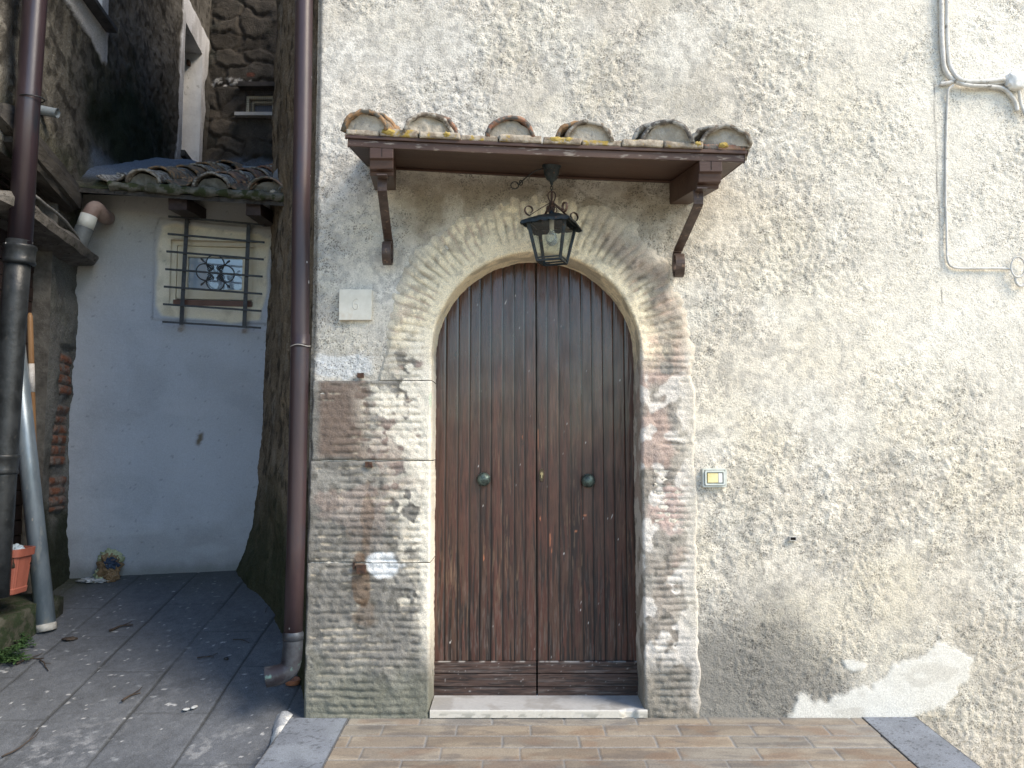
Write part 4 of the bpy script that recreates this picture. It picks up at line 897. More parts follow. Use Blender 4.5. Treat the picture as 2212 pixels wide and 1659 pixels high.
c = mixc(c, (.21, .195, .165), lightz * ss(.40, .66, d_) * .85); c = mixc(c, (.30, .285, .25), lightz * ss(.58, .75, b_) * ss(1.3, .6, Y) * .8)
c = mixc(c, (.022, .020, .018), ss(.54, .70, fb(Y, Z, 14, 5, 148)) * .7)
c = mixc(c, (.012, .020, .010), ss(1.25, .45, np.hypot((Y - 2.75) / 1.15, (Z - 3.72) / .70) + 1.1 * (fb(Y, Z, 3, 5, 139) - .5)) * .9)
c = mixc(c, (.05, .06, .03), ss(.5, .62, fb(Y, Z, 3, 5, 149)) * ss(3.4, 3.1, Z) * .6)
low = ss(2.75, 2.5, Z); c = mixc(c, (.15, .155, .155), low * (.55 + .35 * b_)); c = mixc(c, (.07, .07, .065), low * ss(.5, .68, fb(Y, Z, 5, 5, 150)) * .8)
c = mixc(c, (.19, .085, .055), brk * (.6 + .4 * ss(.3, .5, fb(Y, Z, 12, 3, 151)))); c = mixc(c, (.17, .16, .15), brk * ss(.5, .62, fb(Y, Z, 18, 4, 152)) * .8)
c = mixc(c, (.018, .024, .014), ss(1.0, .6, Z + .5 * (b_ - .5)) * .9)
c = mixc(c, (.60, .60, .62), sur); c = mixc(c, (.34, .33, .33), sur * ss(.5, .7, fb(Y, Z * .4, 7, 4, 153)) * .55)
c = mixc(c, (.17, .20, .25), ss(3.55, 3.40, Z + .06 * (b_ - .5)) * ss(1.75, 1.9, Y) * ss(3.0, 3.1, Z) * .9)
yc, zc = cen(Y), cen(Z)
def inr(r): return (yc > r[0]) & (yc < r[1]) & (zc > r[2]) & (zc < r[3])
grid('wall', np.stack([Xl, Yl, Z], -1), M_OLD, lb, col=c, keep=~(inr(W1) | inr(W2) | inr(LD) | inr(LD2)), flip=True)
def rec(name, r, depth, mat, par=lb, jit=.004, off=.0):
    """lining of an opening cut into the left wall"""
    bm = bmesh.new(); n = 10
    def pt(y, z, d): return Vector((left_x(y), y, z)) - LN * d
    cs = [(r[0], r[2]), (r[1], r[2]), (r[1], r[3]), (r[0], r[3])]
    for i in range(4):
        a, b = cs[i], cs[(i + 1) % 4]; V = [[None] * (n + 1) for _ in range(n + 1)]
        for j in range(n + 1):
            for k in range(n + 1):
                y, z = a[0] + (b[0] - a[0]) * j / n, a[1] + (b[1] - a[1]) * j / n
                p = pt(y, z, -.02 + (depth + .02) * k / n); V[j][k] = bm.verts.new(p + mnoise.noise_vector(p * 9) * jit * (0 < j < n))
        for j in range(n):
            for k in range(n): bm.faces.new((V[j][k], V[j + 1][k], V[j + 1][k + 1], V[j][k + 1]))
    f = [bm.verts.new(pt(y, z, depth)) for y, z in cs]; bm.faces.new(f)
    bmesh.ops.remove_doubles(bm, verts=bm.verts, dist=.001)
    return obj(name, bm, mat, par, True) if False else obj(name, bm, mat, par)
M_WHR = mnz('white_reveal', (.52, .52, .53), (.64, .64, .64), 5, .9, .002, 40, c3=(.25, .24, .23), s3=9, lo3=.60, hi3=.70)
tw = rec('tall_window', W2, .42, M_WHR)
pm = lambda o: setattr(o, 'matrix_parent_inverse', Matrix.Translation(-lb.location))
def lpt(y, z, d): return Vector((left_x(y), y, z)) - LN * d
def lbox(bm, y0, y1, z0, z1, d0, d1):
    return prism(bm, [lpt(y0, z0, d0), lpt(y1, z0, d0), lpt(y1, z0, d1), lpt(y0, z0, d1)], [lpt(y0, z1, d0), lpt(y1, z1, d0), lpt(y1, z1, d1), lpt(y0, z1, d1)])
M_WFR = mnz('grey_white_joinery', (.42, .42, .42), (.52, .52, .52), 10, .6); M_DGL = mnz('dark_glass', (.03, .04, .05), (.04, .05, .06), 5, .08, 0, spec=.6)
bm = bmesh.new(); lbox(bm, W2[0], W2[1], W2[2], W2[3], .38, .40); o = obj('pane', bm, M_DGL, tw); pm(o)
bm = bmesh.new(); lbox(bm, W2[0], W2[0] + .05, W2[2], W2[3], .33, .38); lbox(bm, W2[1] - .05, W2[1], W2[2], W2[3], .33, .38); lbox(bm, W2[0], W2[1], W2[3] - .05, W2[3], .33, .38); o = obj('window_frame', bm, M_WFR, tw); pm(o)
bm = bmesh.new(); lbox(bm, W2[1] - .06, W2[1] - .0, 5.45, 5.50, .10, .13); o = obj('hinge', bm, M_RUST, tw); pm(o)
M_OWD = mnz('weathered_grey_wood', (.035, .032, .03), (.075, .068, .06), 12, .85, .006, 60, aniso=(1, .15, 1), c3=(.018, .016, .015), s3=30)
bm = bmesh.new(); prism(bm, [lpt(3.96, 4.19, -.06), lpt(4.72, 4.19, -.06), lpt(4.72, 4.19, .1), lpt(3.96, 4.19, .1)], [lpt(3.96, 4.25, -.06), lpt(4.72, 4.25, -.06), lpt(4.72, 4.25, .1), lpt(3.96, 4.25, .1)]); o = obj('window_sill', bm, M_OWD, tw); pm(o)
w1 = rec('window', W1, .30, M_WHR)
bm = bmesh.new(); lbox(bm, W1[0], W1[1], W1[2], W1[3], .24, .26); o = obj('pane', bm, mnz('pale_shutter', (.55, .58, .62), (.62, .65, .68), 5, .4), w1); pm(o)
bm = bmesh.new(); lbox(bm, W1[1] - .06, W1[1] - .005, W1[2], W1[3], .20, .24); lbox(bm, W1[0], W1[1], W1[2], W1[2] + .07, .20, .24); o = obj('window_frame', bm, M_WFR, w1); pm(o)
bm = bmesh.new(); lbox(bm, .5, 1.95, W1[2] - .035, W1[2], -.10, .16); o = obj('window_sill', bm, mnz('slate_sill', (.035, .035, .037), (.07, .07, .072), 14, .8, .002), w1, bevel=.006); pm(o)
# door niche with boarded door, rough lintel beam and projecting slab
M_DKW = mnz('dark_stained_boards', (.022, .013, .012), (.042, .026, .024), 8, .6, .002, 60, aniso=(1, .15, 1), c3=(.012, .008, .008), s3=25)
nd = rec('side_door', LD, .16, mnz('dark_mortar', (.07, .065, .06), (.13, .125, .115), 9, .95, .006, 50))  # niche lined with a dark grey mortar
for i in range(24):
    z0 = .36 + i * .092; bm = bmesh.new(); lbox(bm, LD[0], LD[1] - .005, z0, z0 + .086, .085 + .004 * (i % 2), .12); o = obj('board', bm, M_DKW, nd, bevel=.003); pm(o)
nd2 = rec('vent_opening', LD2, .22, MATS['dark_mortar'])
for i in range(6):
    z0 = 2.64 + i * .048; bm = bmesh.new(); prism(bm, [lpt(LD2[0], z0, .10), lpt(LD2[1] - .005, z0, .10), lpt(LD2[1] - .005, z0 + .035, .15), lpt(LD2[0], z0 + .035, .15)], [lpt(LD2[0], z0 + .010, .10), lpt(LD2[1] - .005, z0 + .010, .10), lpt(LD2[1] - .005, z0 + .045, .15), lpt(LD2[0], z0 + .045, .15)]); o = obj('louvre', bm, M_DKW, nd2); pm(o)
def rough_bar(name, pa, pb, w_, h_, mat, seed, amp=.012, n=22):
    pa, pb = Vector(pa), Vector(pb); d = (pb - pa).normalized(); s_ = d.cross(Vector((0, 0, 1))).normalized(); u_ = s_.cross(d); bm = bmesh.new(); rings = []
    prof = [(-.5, -.5), (-.1, -.56), (.5, -.46), (.55, .1), (.46, .5), (0, .55), (-.5, .48), (-.54, 0)]
    for i in range(n + 1):
        p = pa.lerp(pb, i / n); e = .55 if i in (0, n) else .85 if i in (1, n - 1) else 1
        rings.append([bm.verts.new(p + s_ * a * w_ * e + u_ * b * h_ * e + mnoise.noise_vector(Vector((a * 2.4, b * 2.4, i * .33 + seed))) * amp) for a, b in prof])
    for a, b in zip(rings[:-1], rings[1:]):
        for j in range(8): bm.faces.new((a[j], a[(j + 1) % 8], b[(j + 1) % 8], b[j]))
    bm.faces.new(rings[0]); bm.faces.new(rings[-1][::-1])
    return obj(name, bm, mat, lb, False)
rough_bar('lintel_beam', lpt(.45, 3.15, .0), lpt(1.50, 2.93, -.02), .16, .16, M_OWD, 1)
rough_bar('lintel_beam', lpt(.55, 3.02, -.03), lpt(1.42, 2.87, -.02), .09, .06, M_OWD, 7)
rough_bar('slab_ledge', lpt(.35, 2.64, -.0), lpt(1.66, 2.56, -.02), .30, .09, mnz('crumbling_ledge', (.075, .07, .062), (.14, .13, .12), 10, .95, .01, 50, c3=(.03, .028, .025), s3=24), 4, .02)
tube(b2 := bmesh.new(), wig(spl([lpt(.7, 2.74, -.12), lpt(1.0, 2.70, -.15), lpt(1.4, 2.62, -.14), lpt(1.62, 2.56, -.1)], 6), .01), .009, 6); obj('loose_cable', b2, mnz('grey_sheath', (.12, .12, .12), (.18, .18, .18), 30, .8), lb, True)
bm = bmesh.new()
for i in range(1): box(bm, lpt(.66, .13, .02), (.36, .95, .46)); 
sub(bm, 6, .03, 4); obj('door_step', bm, mnz('mossy_step', (.03, .033, .02), (.07, .07, .055), 8, .95, .012, 40, c3=(.018, .03, .012), s3=14, lo3=.45, hi3=.55), lb, True)
# small grey waste pipe poking from the wall
p = left_hit(92, 236); bm = bmesh.new(); a = p - LN * .05; b = lpt(p.y, p.z, -.10) + Vector((0, -.02, -.03))
tube(bm, [a, b], .030, 20, caps=False); tube(bm, [b, a], .025, 20, caps=False)
for_ = obj('pipe_stub', bm, mnz('grey_plastic_pipe', (.22, .26, .29), (.30, .34, .37), 12, .5), lb, True)

# ================================================================ REAR BUILDING
YB = 5.02
rb = thing('rubble_building', 'dark rubble stone building closing the alley, with one small meshed window', 'building', (-3, YB, 3))
BW = tuple([at(530, 256, YB).x, at(592, 256, YB).x, at(530, 250, YB).z, at(530, 206, YB).z])
xs = cut([BW[0], BW[1]], lin(-3.7, -1.0, .016)); zs = cut([BW[2], BW[3]], nonuni([(2.6, 3.6, .1), (3.6, 6.6, .016), (6.6, 7.4, .2)]))
X, Z = np.meshgrid(xs, zs, indexing='ij')
# rubble: warped cell pattern
wx, wz = X + .34 * (fb(X, Z, 3, 4, 160) - .5), Z + .26 * (fb(X, Z, 3, 4, 161) - .5)
gx, gz = wx / .34, wz / .20; ix, iz = np.floor(gx), np.floor(gz); d1 = np.full(X.shape, 9.); d2 = d1.copy(); cid = np.zeros(X.shape)
for a in (-1, 0, 1):
    for b in (-1, 0, 1):
        cx, cy = ix + a, iz + b; px_, py_ = cx + .15 + .7 * _h(cx, cy, 1), cy + .15 + .7 * _h(cx, cy, 2); d = np.hypot(gx - px_, gz - py_)
        m = d < d1; d2 = np.where(m, d1, np.minimum(d2, d)); cid = np.where(m, _h(cx, cy, 3), cid); d1 = np.where(m, d, d1)
jt = ss(.20, .02, d2 - d1 + .25 * (fb(X, Z, 9, 4, 168) - .5)) * ss(.35, .6, fb(X, Z, 3.5, 3, 169))
hh = -.028 * jt + .03 * cid + .02 * (fb(X, Z, 14, 4, 162) - .5) + .03 * (fb(X, Z, 3, 3, 163) - .5)
c = flat((.058, .051, .043), X.shape) * (.65 + .6 * cid)[..., None] * (.6 + .8 * fb(X, Z, 12, 4, 164))[..., None]
c = mixc(c, (.045, .038, .032), jt * .8); c = mixc(c, (.13, .105, .08), ss(5.2, 5.0, Z) * ss(.45, .6, fb(X, Z, 3, 4, 165)) * .7)
c = mixc(c, (.022, .026, .022), ss(.5, .7, fb(X, Z, 4, 4, 166)) * .6)
c = mixc(c, (.50, .48, .45), blob(X, Z, wp(497, 178, YB), .22, .05, 1.0, 14, 6) * ss(.45, .55, fb(X, Z, 22, 3, 167))); c = mixc(c, (.5, .45, .4), blob(X, Z, wp(560, 184, YB), .14, .03, .9, 16, 7) * .8)
c = mixc(c, (.16, .06, .04), blob(X, Z, wp(542, 163, YB), .06, .03, .4, 10, 7) * .8)
c = mixc(c, (.16, .19, .24), ss(4.55, 4.45, Z + .1 * (fb(X, Z, 4, 3, 168) - .5)) * .75)
xc, zc = cen(X), cen(Z); keep = ~((xc > BW[0]) & (xc < BW[1]) & (zc > BW[2]) & (zc < BW[3]))
grid('wall', np.stack([X, YB - hh, Z], -1), M_OLD, rb, col=c, keep=keep)
bm = bmesh.new(); prism(bm, [(-4.8, YB + .35, -.4), (-1, YB + .35, -.4), (-1, 8, -.4), (-4.8, 8, -.4)], [(-4.8, YB + .35, 7.4), (-1, YB + .35, 7.4), (-1, 8, 7.4), (-4.8, 8, 7.4)]); obj('hidden_bulk', bm, MATS['plain_render'], rb)
bm = bmesh.new(); prism(bm, [lpt(-1.6, -.45, .46), lpt(5.1, -.45, .46), lpt(5.1, -.45, 2.2), lpt(-1.6, -.45, 2.2)], [lpt(-1.6, 7.4, .46), lpt(5.1, 7.4, .46), lpt(5.1, 7.4, 2.2), lpt(-1.6, 7.4, 2.2)]); obj('hidden_bulk', bm, MATS['plain_render'], lb)
M_CREAM = mnz('cream_frame_paint', (.50, .45, .33), (.58, .53, .40), 8, .6)
bwn = bmesh.new()
def fr(bm, x0, x1, z0, z1, t, y0, y1):
    for a, b, c_, d in ((x0, x1, z1 - t, z1), (x0, x1, z0, z0 + t), (x0, x0 + t, z0 + t, z1 - t), (x1 - t, x1, z0 + t, z1 - t)):
        box(bm, ((a + b) / 2, (y0 + y1) / 2, (c_ + d) / 2), (b - a, abs(y1 - y0), d - c_))
fr(bwn, BW[0], BW[1], BW[2], BW[3], .03, YB + .02, YB + .10); sw_ = obj('small_window', bwn, M_CREAM, rb)
rpm = lambda o: setattr(o, 'matrix_parent_inverse', Matrix.Translation(-rb.location))
bm = bmesh.new(); fr(bm, BW[0] + .05, BW[1] - .02, BW[2] + .02, BW[3] - .045, .022, YB + .06, YB + .12); o = obj('sash', bm, mnz('tan_sash', (.36, .31, .22), (.42, .37, .28), 9, .6), sw_); rpm(o)
bm = bmesh.new(); box(bm, ((BW[0] + BW[1]) / 2, YB + .13, (BW[2] + BW[3]) / 2), (BW[1] - BW[0], .02, BW[3] - BW[2])); o = obj('pane', bm, mnz('slate_blue_glass', (.10, .13, .19), (.13, .16, .22), 4, .15, 0, spec=.6), sw_); rpm(o)
bm = bmesh.new(); box(bm, ((BW[0] + BW[1]) / 2 - .03, YB - .03, BW[2] - .02), (BW[1] - BW[0] + .12, .16, .04)); o = obj('window_sill', bm, mnz('pale_stone_sill', (.45, .43, .40), (.52, .5, .47), 9, .8), sw_, bevel=.004); rpm(o)
bm = bmesh.new()
for k in range(16): x = BW[0] - .03 + k * .025; tube(bm, [(x, YB - .06, BW[2]), (x, YB - .06, BW[3] + .06)], .0008, 4)
for k in range(12): z = BW[2] + k * .026; tube(bm, [(BW[0] - .03, YB - .06, z), (BW[1] + .02, YB - .06, z)], .0012, 4)
o = obj('wire_mesh', bm, mnz('rusty_wire', (.04, .03, .025), (.08, .06, .05), 30, .8), sw_); rpm(o)
bm = bmesh.new(); box(bm, ((BW[0] + BW[1]) / 2, YB - .04, BW[3] + .09), (BW[1] - BW[0] + .12, .12, .05)); sub(bm, 4, .01, 12); o = obj('lintel', bm, mnz('dark_lintel', (.03, .027, .025), (.06, .05, .045), 9, .9), sw_); rpm(o)

# ================================================================ LEAN-TO SHED
sh = thing('lean_to_shed', 'small lean-to with smooth grey-blue rendered wall and old tiled roof', 'shed', (-2.4, 1.7, .4))
M_SH = mcol('smooth_render', .9, 14, .006, 120, .10, .25)
gTL, gTR, gBR, gBL = (363, 520), (572, 528), (560, 688), (350, 676)
def shw(px, py, off=0): q = shed(px, py, off); return ((q - S0).dot(SD), q.z)
wo_ = [shw(372, 514), shw(558, 538), shw(550, 671), shw(362, 659)]; u0, u1 = (wo_[0][0] + wo_[3][0]) / 2, (wo_[1][0] + wo_[2][0]) / 2; v1, v0 = wo_[0][1] - .01, wo_[3][1] + .0
us = cut([u0, u1], lin(-.25, 1.5, .011)); zs = cut([v0, v1], lin(.25, 3.06, .011)); U, Z = np.meshgrid(us, zs, indexing='ij')
hs = .022 * (fb(U, Z, 1.6, 3, 170) - .5) + .004 * (fb(U, Z, 9, 3, 171) - .5) + .04 * ss(.12, -.02, U) * 0
pS = [shw(*q) for q in ((342, 540), (350, 488), (380, 484), (560, 508), (582, 520), (574, 640), (560, 690), (500, 698), (350, 682), (338, 660))]
dS = polydist(U, Z, pS) + .02 * (fb(U, Z, 10, 3, 172) - .5); cr = ss(-.012, .012, dS)
pO = [shw(*q) for q in ((335, 500), (345, 472), (590, 495), (580, 700), (330, 690))]; dO = polydist(U, Z, pO)
hs = hs + .010 * ss(-.004, .004, dO) - .014 * cr
Xs = S0.x + SD.x * U + SN.x * hs; Ys = S0.y + SD.y * U + SN.y * hs
c = flat((.38, .415, .47), U.shape) * (.86 + .28 * fb(U, Z, 1.7, 4, 173))[..., None]
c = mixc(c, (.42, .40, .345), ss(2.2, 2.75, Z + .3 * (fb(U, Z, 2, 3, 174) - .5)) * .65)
c = mixc(c, (.20, .21, .22), ss(.52, .76, fb(U, Z, 3, 5, 175)) * .18); c = mixc(c, (.17, .19, .20), blob(U, Z, shw(260, 1080), .22, .16, .8, 5, 3) * .12); c = mixc(c, (.20, .20, .19), blob(U, Z, shw(250, 900), .18, .06, .8, 5, 9) * .10)
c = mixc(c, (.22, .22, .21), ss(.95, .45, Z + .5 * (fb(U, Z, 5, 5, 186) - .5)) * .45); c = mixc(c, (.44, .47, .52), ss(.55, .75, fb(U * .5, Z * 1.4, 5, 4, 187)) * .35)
c = mixc(c, (.70, .65, .52), cr); c = mixc(c, (.43, .40, .31), cr * ss(.5, .65, fb(U, Z, 7, 4, 176)) * .5)
for q in ((390, 712), (527, 716)): c = mixc(c, (.16, .11, .07), blob(U, Z, shw(*q), .022, .022, .3, 20, 4) * .5)
c = mixc(c, (.11, .085, .05), ss(-.03, .02, polydist(U, Z, [shw(*q) for q in ((424, 962), (428, 940), (437, 936), (436, 948), (430, 962))]) * 2 + .05 * (fb(U, Z, 40, 3, 177) - .5)) * .9)
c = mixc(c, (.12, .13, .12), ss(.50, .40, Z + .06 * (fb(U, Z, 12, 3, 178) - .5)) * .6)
c = mixc(c, (.10, .105, .105), ss(.86, .9, fb(U, Z, 40, 2, 179)) * .4)
c = mixc(c, (.10, .10, .10), ss(.006, .001, np.abs(dO)) * .35)
yc, zc = cen(U), cen(Z)
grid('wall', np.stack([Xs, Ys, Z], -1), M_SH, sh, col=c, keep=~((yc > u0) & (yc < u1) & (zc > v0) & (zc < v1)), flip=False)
def sp(u, z, d): return S0 + SD * u - SN * d + Vector((0, 0, z)) - Vector((0, 0, S0.z))
def sbox(bm, a, b, z0, z1, d0, d1): return prism(bm, [sp(a, z0, d0), sp(b, z0, d0), sp(b, z0, d1), sp(a, z0, d1)], [sp(a, z1, d0), sp(b, z1, d0), sp(b, z1, d1), sp(a, z1, d1)])
def sfr(bm, a, b, z0, z1, t, d0, d1):
    sbox(bm, a, b, z1 - t, z1, d0, d1); sbox(bm, a, b, z0, z0 + t, d0, d1); sbox(bm, a, a + t, z0 + t, z1 - t, d0, d1); sbox(bm, b - t, b, z0 + t, z1 - t, d0, d1)
spm = lambda o: setattr(o, 'matrix_parent_inverse', Matrix.Translation(-sh.location))
M_WC = mnz('yellowed_white_frame', (.64, .58, .44), (.70, .65, .51), 6, .45, 0)
bm = bmesh.new(); sfr(bm, u0 - .01, u1 + .01, v0 - .01, v1 + .01, .045, .03, .09); win = obj('window', bm, M_WC, sh, bevel=.003)
bm = bmesh.new(); sfr(bm, u0 + .036, u1 - .036, v0 + .055, v1 - .036, .075, .045, .085); o = obj('sash', bm, M_WC, win, bevel=.004); spm(o)
bm = bmesh.new(); sbox(bm, u0, u1, v0, v1, .075, .085)
mP, ntp, bp = _base('sky_reflecting_glass'); bp.inputs['Base Color'].default_value = (.36, .46, .58, 1); bp.inputs['Roughness'].default_value = .04; bp.inputs['Specular IOR Level'].default_value = 1.0; bp.inputs['Coat Weight'].default_value = 1.0; bp.inputs['Coat Roughness'].default_value = .02
o = obj('pane', bm, mP, win); spm(o)
bm = bmesh.new(); sbox(bm, u0 + .03, u1 - .03, v0 + .0, v0 + .040, -.005, .05); o = obj('window_sill', bm, mnz('brown_sill', (.10, .045, .03), (.14, .065, .045), 10, .5), win); spm(o)
# wrought iron grille
GO = .085
def gp(cx, cy, off=GO): return shed(337 + cx * .1719, 449.3 + cy * .1719, off)
M_GR = mnz('grille_iron', (.022, .026, .032), (.045, .05, .056), 30, .5, .0006, 120, c3=(.3, .3, .3), s3=45, lo3=.70, hi3=.74)
bars = [((155, 105), (1370, 215)), ((148, 325), (1365, 433)), ((132, 545), (1355, 647)), ((118, 768), (1340, 862)), ((100, 988), (1335, 1080)), ((90, 1208), (1325, 1295)), ((82, 1430), (1320, 1507))]
bm = bmesh.new(); tube(bm, [gp(745, 815, GO - .004), gp(745, 812, GO - .02)], .006, 6); grl = obj('window_grille', bm, M_GR, sh)
for a, b in bars:
    bm = bmesh.new(); tube(bm, [gp(*a), gp(*b)], .0065, flatn=((0, 0, 1), .0065)); o = obj('bar', bm, M_GR, grl); spm(o)
for a, b in (((390, 120), (318, 1465)), ((1166, 205), (1108, 1505))):
    bm = bmesh.new(); pa, pb = gp(*a, GO - .013), gp(*b, GO - .013); tube(bm, [pa, pb], .004, flatn=(SD, .0135))
    o = obj('bar', bm, M_GR, grl); spm(o)
    for q, nm in ((pa, 0), (pb, 1)):
        bm = bmesh.new(); e = q + Vector((0, 0, .02 if nm else -.02)); tube(bm, [e, e - SN * (GO + .02)], .006, 6); o = obj('fixing_pin', bm, M_GR, grl); spm(o)
def scr(pts, r=.0045): bm = bmesh.new(); tube(bm, [gp(a, b, GO + .004) for a, b in pts], r, 6); o = obj('scroll', bm, M_GR, grl, True); spm(o)
cx0, cy0 = 745, 815
for k in range(4):
    a0 = R(90 * k); ca, sa = math.cos(a0), math.sin(a0); loc = []
    r1_ = 112; cyb = -128                     # the big arc of each C, then its inward curls
    for t in np.linspace(R(150), R(390), 28): loc.append((-r1_ * math.cos(t) * -1, cyb + r1_ * math.sin(t)))
    def curl(sgn):
        out = []; sx, sy = sgn * r1_ * math.cos(R(30)), cyb + r1_ * .5
        ccx, ccy = sx - sgn * 42, sy - 2
        for j, t in enumerate(np.linspace(0, R(235), 16)):
            rr = 42 * (1 - .25 * j / 15); out.append((ccx + sgn * rr * math.cos(t), ccy + rr * math.sin(t)))
        return out
    full = curl(-1)[::-1] + loc + curl(1)
    scr([(cx0 + x * ca - y * sa, cy0 + (x * sa + y * ca) * .93 + (x * ca - y * sa) * .08) for x, y in full])
    dl_ = []
    bm = bmesh.new(); ang = a0 + R(45); pts = [(cx0 + d * math.cos(ang), cy0 + d * math.sin(ang) * .93 + .08 * d * math.cos(ang)) for d in np.linspace(68, 262, 13)]
    tube(bm, [gp(a, b, GO + .006) for a, b in pts], [.0035, .0075, .0078, .006, .0045, .004, .006, .004, .0045, .006, .0078, .0075, .0035], 8); o = obj('finial', bm, M_GR, grl, True); spm(o)
# roof
EAVE_Y = 1.42; zE0, zE1 = at(190, 408, EAVE_Y).z, at(604, 436, EAVE_Y).z; xE0, xE1 = at(190, 408, EAVE_Y).x, at(604, 436, EAVE_Y).x
SL = math.tan(R(22)); AXR = Vector((0, 1, SL)).normalized()
def rz(x, y): return zE0 + (zE1 - zE0) * (x - xE0) / (xE1 - xE0) + (y - EAVE_Y) * SL
M_RD = mcol('cemented_roof', .95, 60, .012, 100, .4, .15)
xs = lin(-3.3, -1.30, .02); ys = lin(EAVE_Y - .02, 3.4, .02); X, Y = np.meshgrid(xs, ys, indexing='ij')
Zr = rz(X, Y) + .02 + .04 * (fb(X, Y, 5, 4, 180) - .5) + .10 * ss(-2.75, -3.0, X) * ss(1.5, 1.9, Y) + .06 * ss(1.4, 1.46, Y) * ss(1.62, 1.5, Y) * fb(X, Y, 8, 3, 183)
c = flat((.075, .07, .055), X.shape) * (.6 + .8 * fb(X, Y, 12, 4, 181))[..., None]; c = mixc(c, (.16, .19, .24), ss(-2.55, -2.66, X + .1 * (fb(X, Y, 6, 3, 182) - .5)) * ss(1.62, 1.75, Y + .1 * (fb(X, Y, 5, 3, 184) - .5)) * .9)
c = mixc(c, (.045, .055, .025), ss(.5, .65, fb(X, Y, 5, 4, 185)) * ss(1.8, 1.6, Y) * .8)
grid('roof_bed', np.stack([X, Y, Zr], -1), M_RD, sh, col=c)
bm = bmesh.new(); prism(bm, [(-3.2, EAVE_Y - .03, rz(-3.2, EAVE_Y) - .035), (-1.52, EAVE_Y - .03, rz(-1.52, EAVE_Y) - .035), (-1.4, 3.4, rz(-1.4, 3.4) - .035), (-3.2, 3.4, rz(-3.2, 3.4) - .035)], [(-3.2, EAVE_Y - .03, rz(-3.2, EAVE_Y) - .005), (-1.52, EAVE_Y - .03, rz(-1.52, EAVE_Y) - .005), (-1.4, 3.4, rz(-1.4, 3.4) - .005), (-3.2, 3.4, rz(-3.2, 3.4) - .005)])
obj('roof_boards', bm, M_OWD, sh)
bm = bmesh.new(); ys_ = 3.0; prism(bm, [(-3.4, ys_, 3.3), (-1.4, ys_, 3.3), (-1.4, ys_ + .1, 3.3), (-3.4, ys_ + .1, 3.3)], [(-3.4, ys_, rz(-2.4, ys_) + .16), (-1.4, ys_, rz(-1.8, ys_) + .13), (-1.4, ys_ + .1, rz(-1.8, ys_) + .15), (-3.4, ys_ + .1, rz(-2.4, ys_) + .18)])
sub(bm, 4, .02, 5); obj('upper_flashing', bm, mnz('blue_grey_cement', (.13, .155, .19), (.19, .22, .26), 4, .9, .003), sh, True)
T_SH = [T_OLD[1], tilemat('brown', (.17, .10, .065), (.25, .17, .11), (.08, .08, .06)), T_OLD[3], T_OLD[0], tilemat('pinkgrey', (.24, .17, .14), (.32, .25, .21), (.12, .12, .10)), T_OLD[2]]
random.seed(3)
cols = [(-2.47, .122), (-2.02, .126), (-1.62, .125)]
for ci_, (x0, r) in enumerate(cols):
    for j in range(8):
        y = EAVE_Y - .02 + j * .20 + random.uniform(-.02, .02); x = x0 + random.uniform(-.015, .015) - (.02 if j == 0 else 0); t = random.uniform(-4, 4)
        ax = Matrix.Rotation(R(t), 3, 'Z') @ AXR
        base = Vector((x, y, rz(x, y) + .045 + .006 * (j % 2) + .012))
        bm = bmesh.new(); coppo(bm, base, ax + Vector((0, 0, -.05)), (0, 0, 1), .34, r + random.uniform(-.006, .006), r * .86, thick=.016, seed=ci_ * 9 + j, hgt=.86, jit=.004)
        tl_ = obj('roof_tile', bm, T_SH[(ci_ * 2 + j * 3) % 6], sh, True)
        if j == 0:
            bm = bmesh.new(); plug(bm, base + Vector((0, .0, -.01)), ax, (0, 0, 1), r - .01, inset=.03, seed=ci_, hgt=.8); o = obj('mortar_fill', bm, mnz('grey_green_mortar', (.10, .10, .085), (.19, .185, .16), 12, .95, .008, 60), tl_, True); spm(o)
for x0 in (-2.245, -1.815, -2.71):                 # upturned channel tiles between the covers
    for j in range(6):
        y = EAVE_Y - .04 + j * .27; base = Vector((x0, y, rz(x0, y) + .115 + .012)); bm = bmesh.new()
        coppo(bm, base, AXR + Vector((0, 0, -.05)), (0, 0, -1), .34, .10, .088, thick=.014, seed=j + 40, hgt=.62, arc=150, jit=.003)
        obj('channel_tile', bm, T_SH[(j * 2 + 1) % 6 if x0 > -2.6 else 2], sh, True)
# lumpy mortar and moss along the eave
bm = bmesh.new(); n = 60; rings = []
for i in range(n + 1):
    x = -2.70 + 1.20 * i / n; q = Vector((x, EAVE_Y - .035, rz(x, EAVE_Y) + .022)); bul = .030 + .020 * mnoise.noise(Vector((x * 9, 1, 2)))
    rings.append([bm.verts.new(q + Vector((0, -math.cos(a) * bul * 1.1, math.sin(a) * bul)) + mnoise.noise_vector(Vector((x * 22, a, 3))) * .012) for a in np.linspace(-1.5, 2.2, 9)])
for a, b in zip(rings[:-1], rings[1:]):
    for j in range(8): bm.faces.new((a[j], a[j + 1], b[j + 1], b[j]))
obj('eave_mortar', bm, mnz('mossy_eave', (.075, .075, .055), (.16, .155, .13), 16, .95, .01, 60, c3=(.04, .05, .02), s3=14, lo3=.48, hi3=.56), sh, True)
for a, b, w_ in ((386, 440, .125), (549, 452, .10)):
    q = at(a, b, EAVE_Y + .03); bm = bmesh.new(); box(bm, (q.x, EAVE_Y + .2, q.z + .01), (w_, .38, .085), Matrix.Rotation(R(4), 3, 'X')); sub(bm, 3, .004, 18); obj('rafter', bm, M_DKW, sh)
bm = bmesh.new(); lo = [at(612, 350, 1.5), at(592, 372, 1.48), at(584, 405, 1.46), at(592, 418, 1.44), at(606, 405, 1.40), at(613, 380, 1.40)]
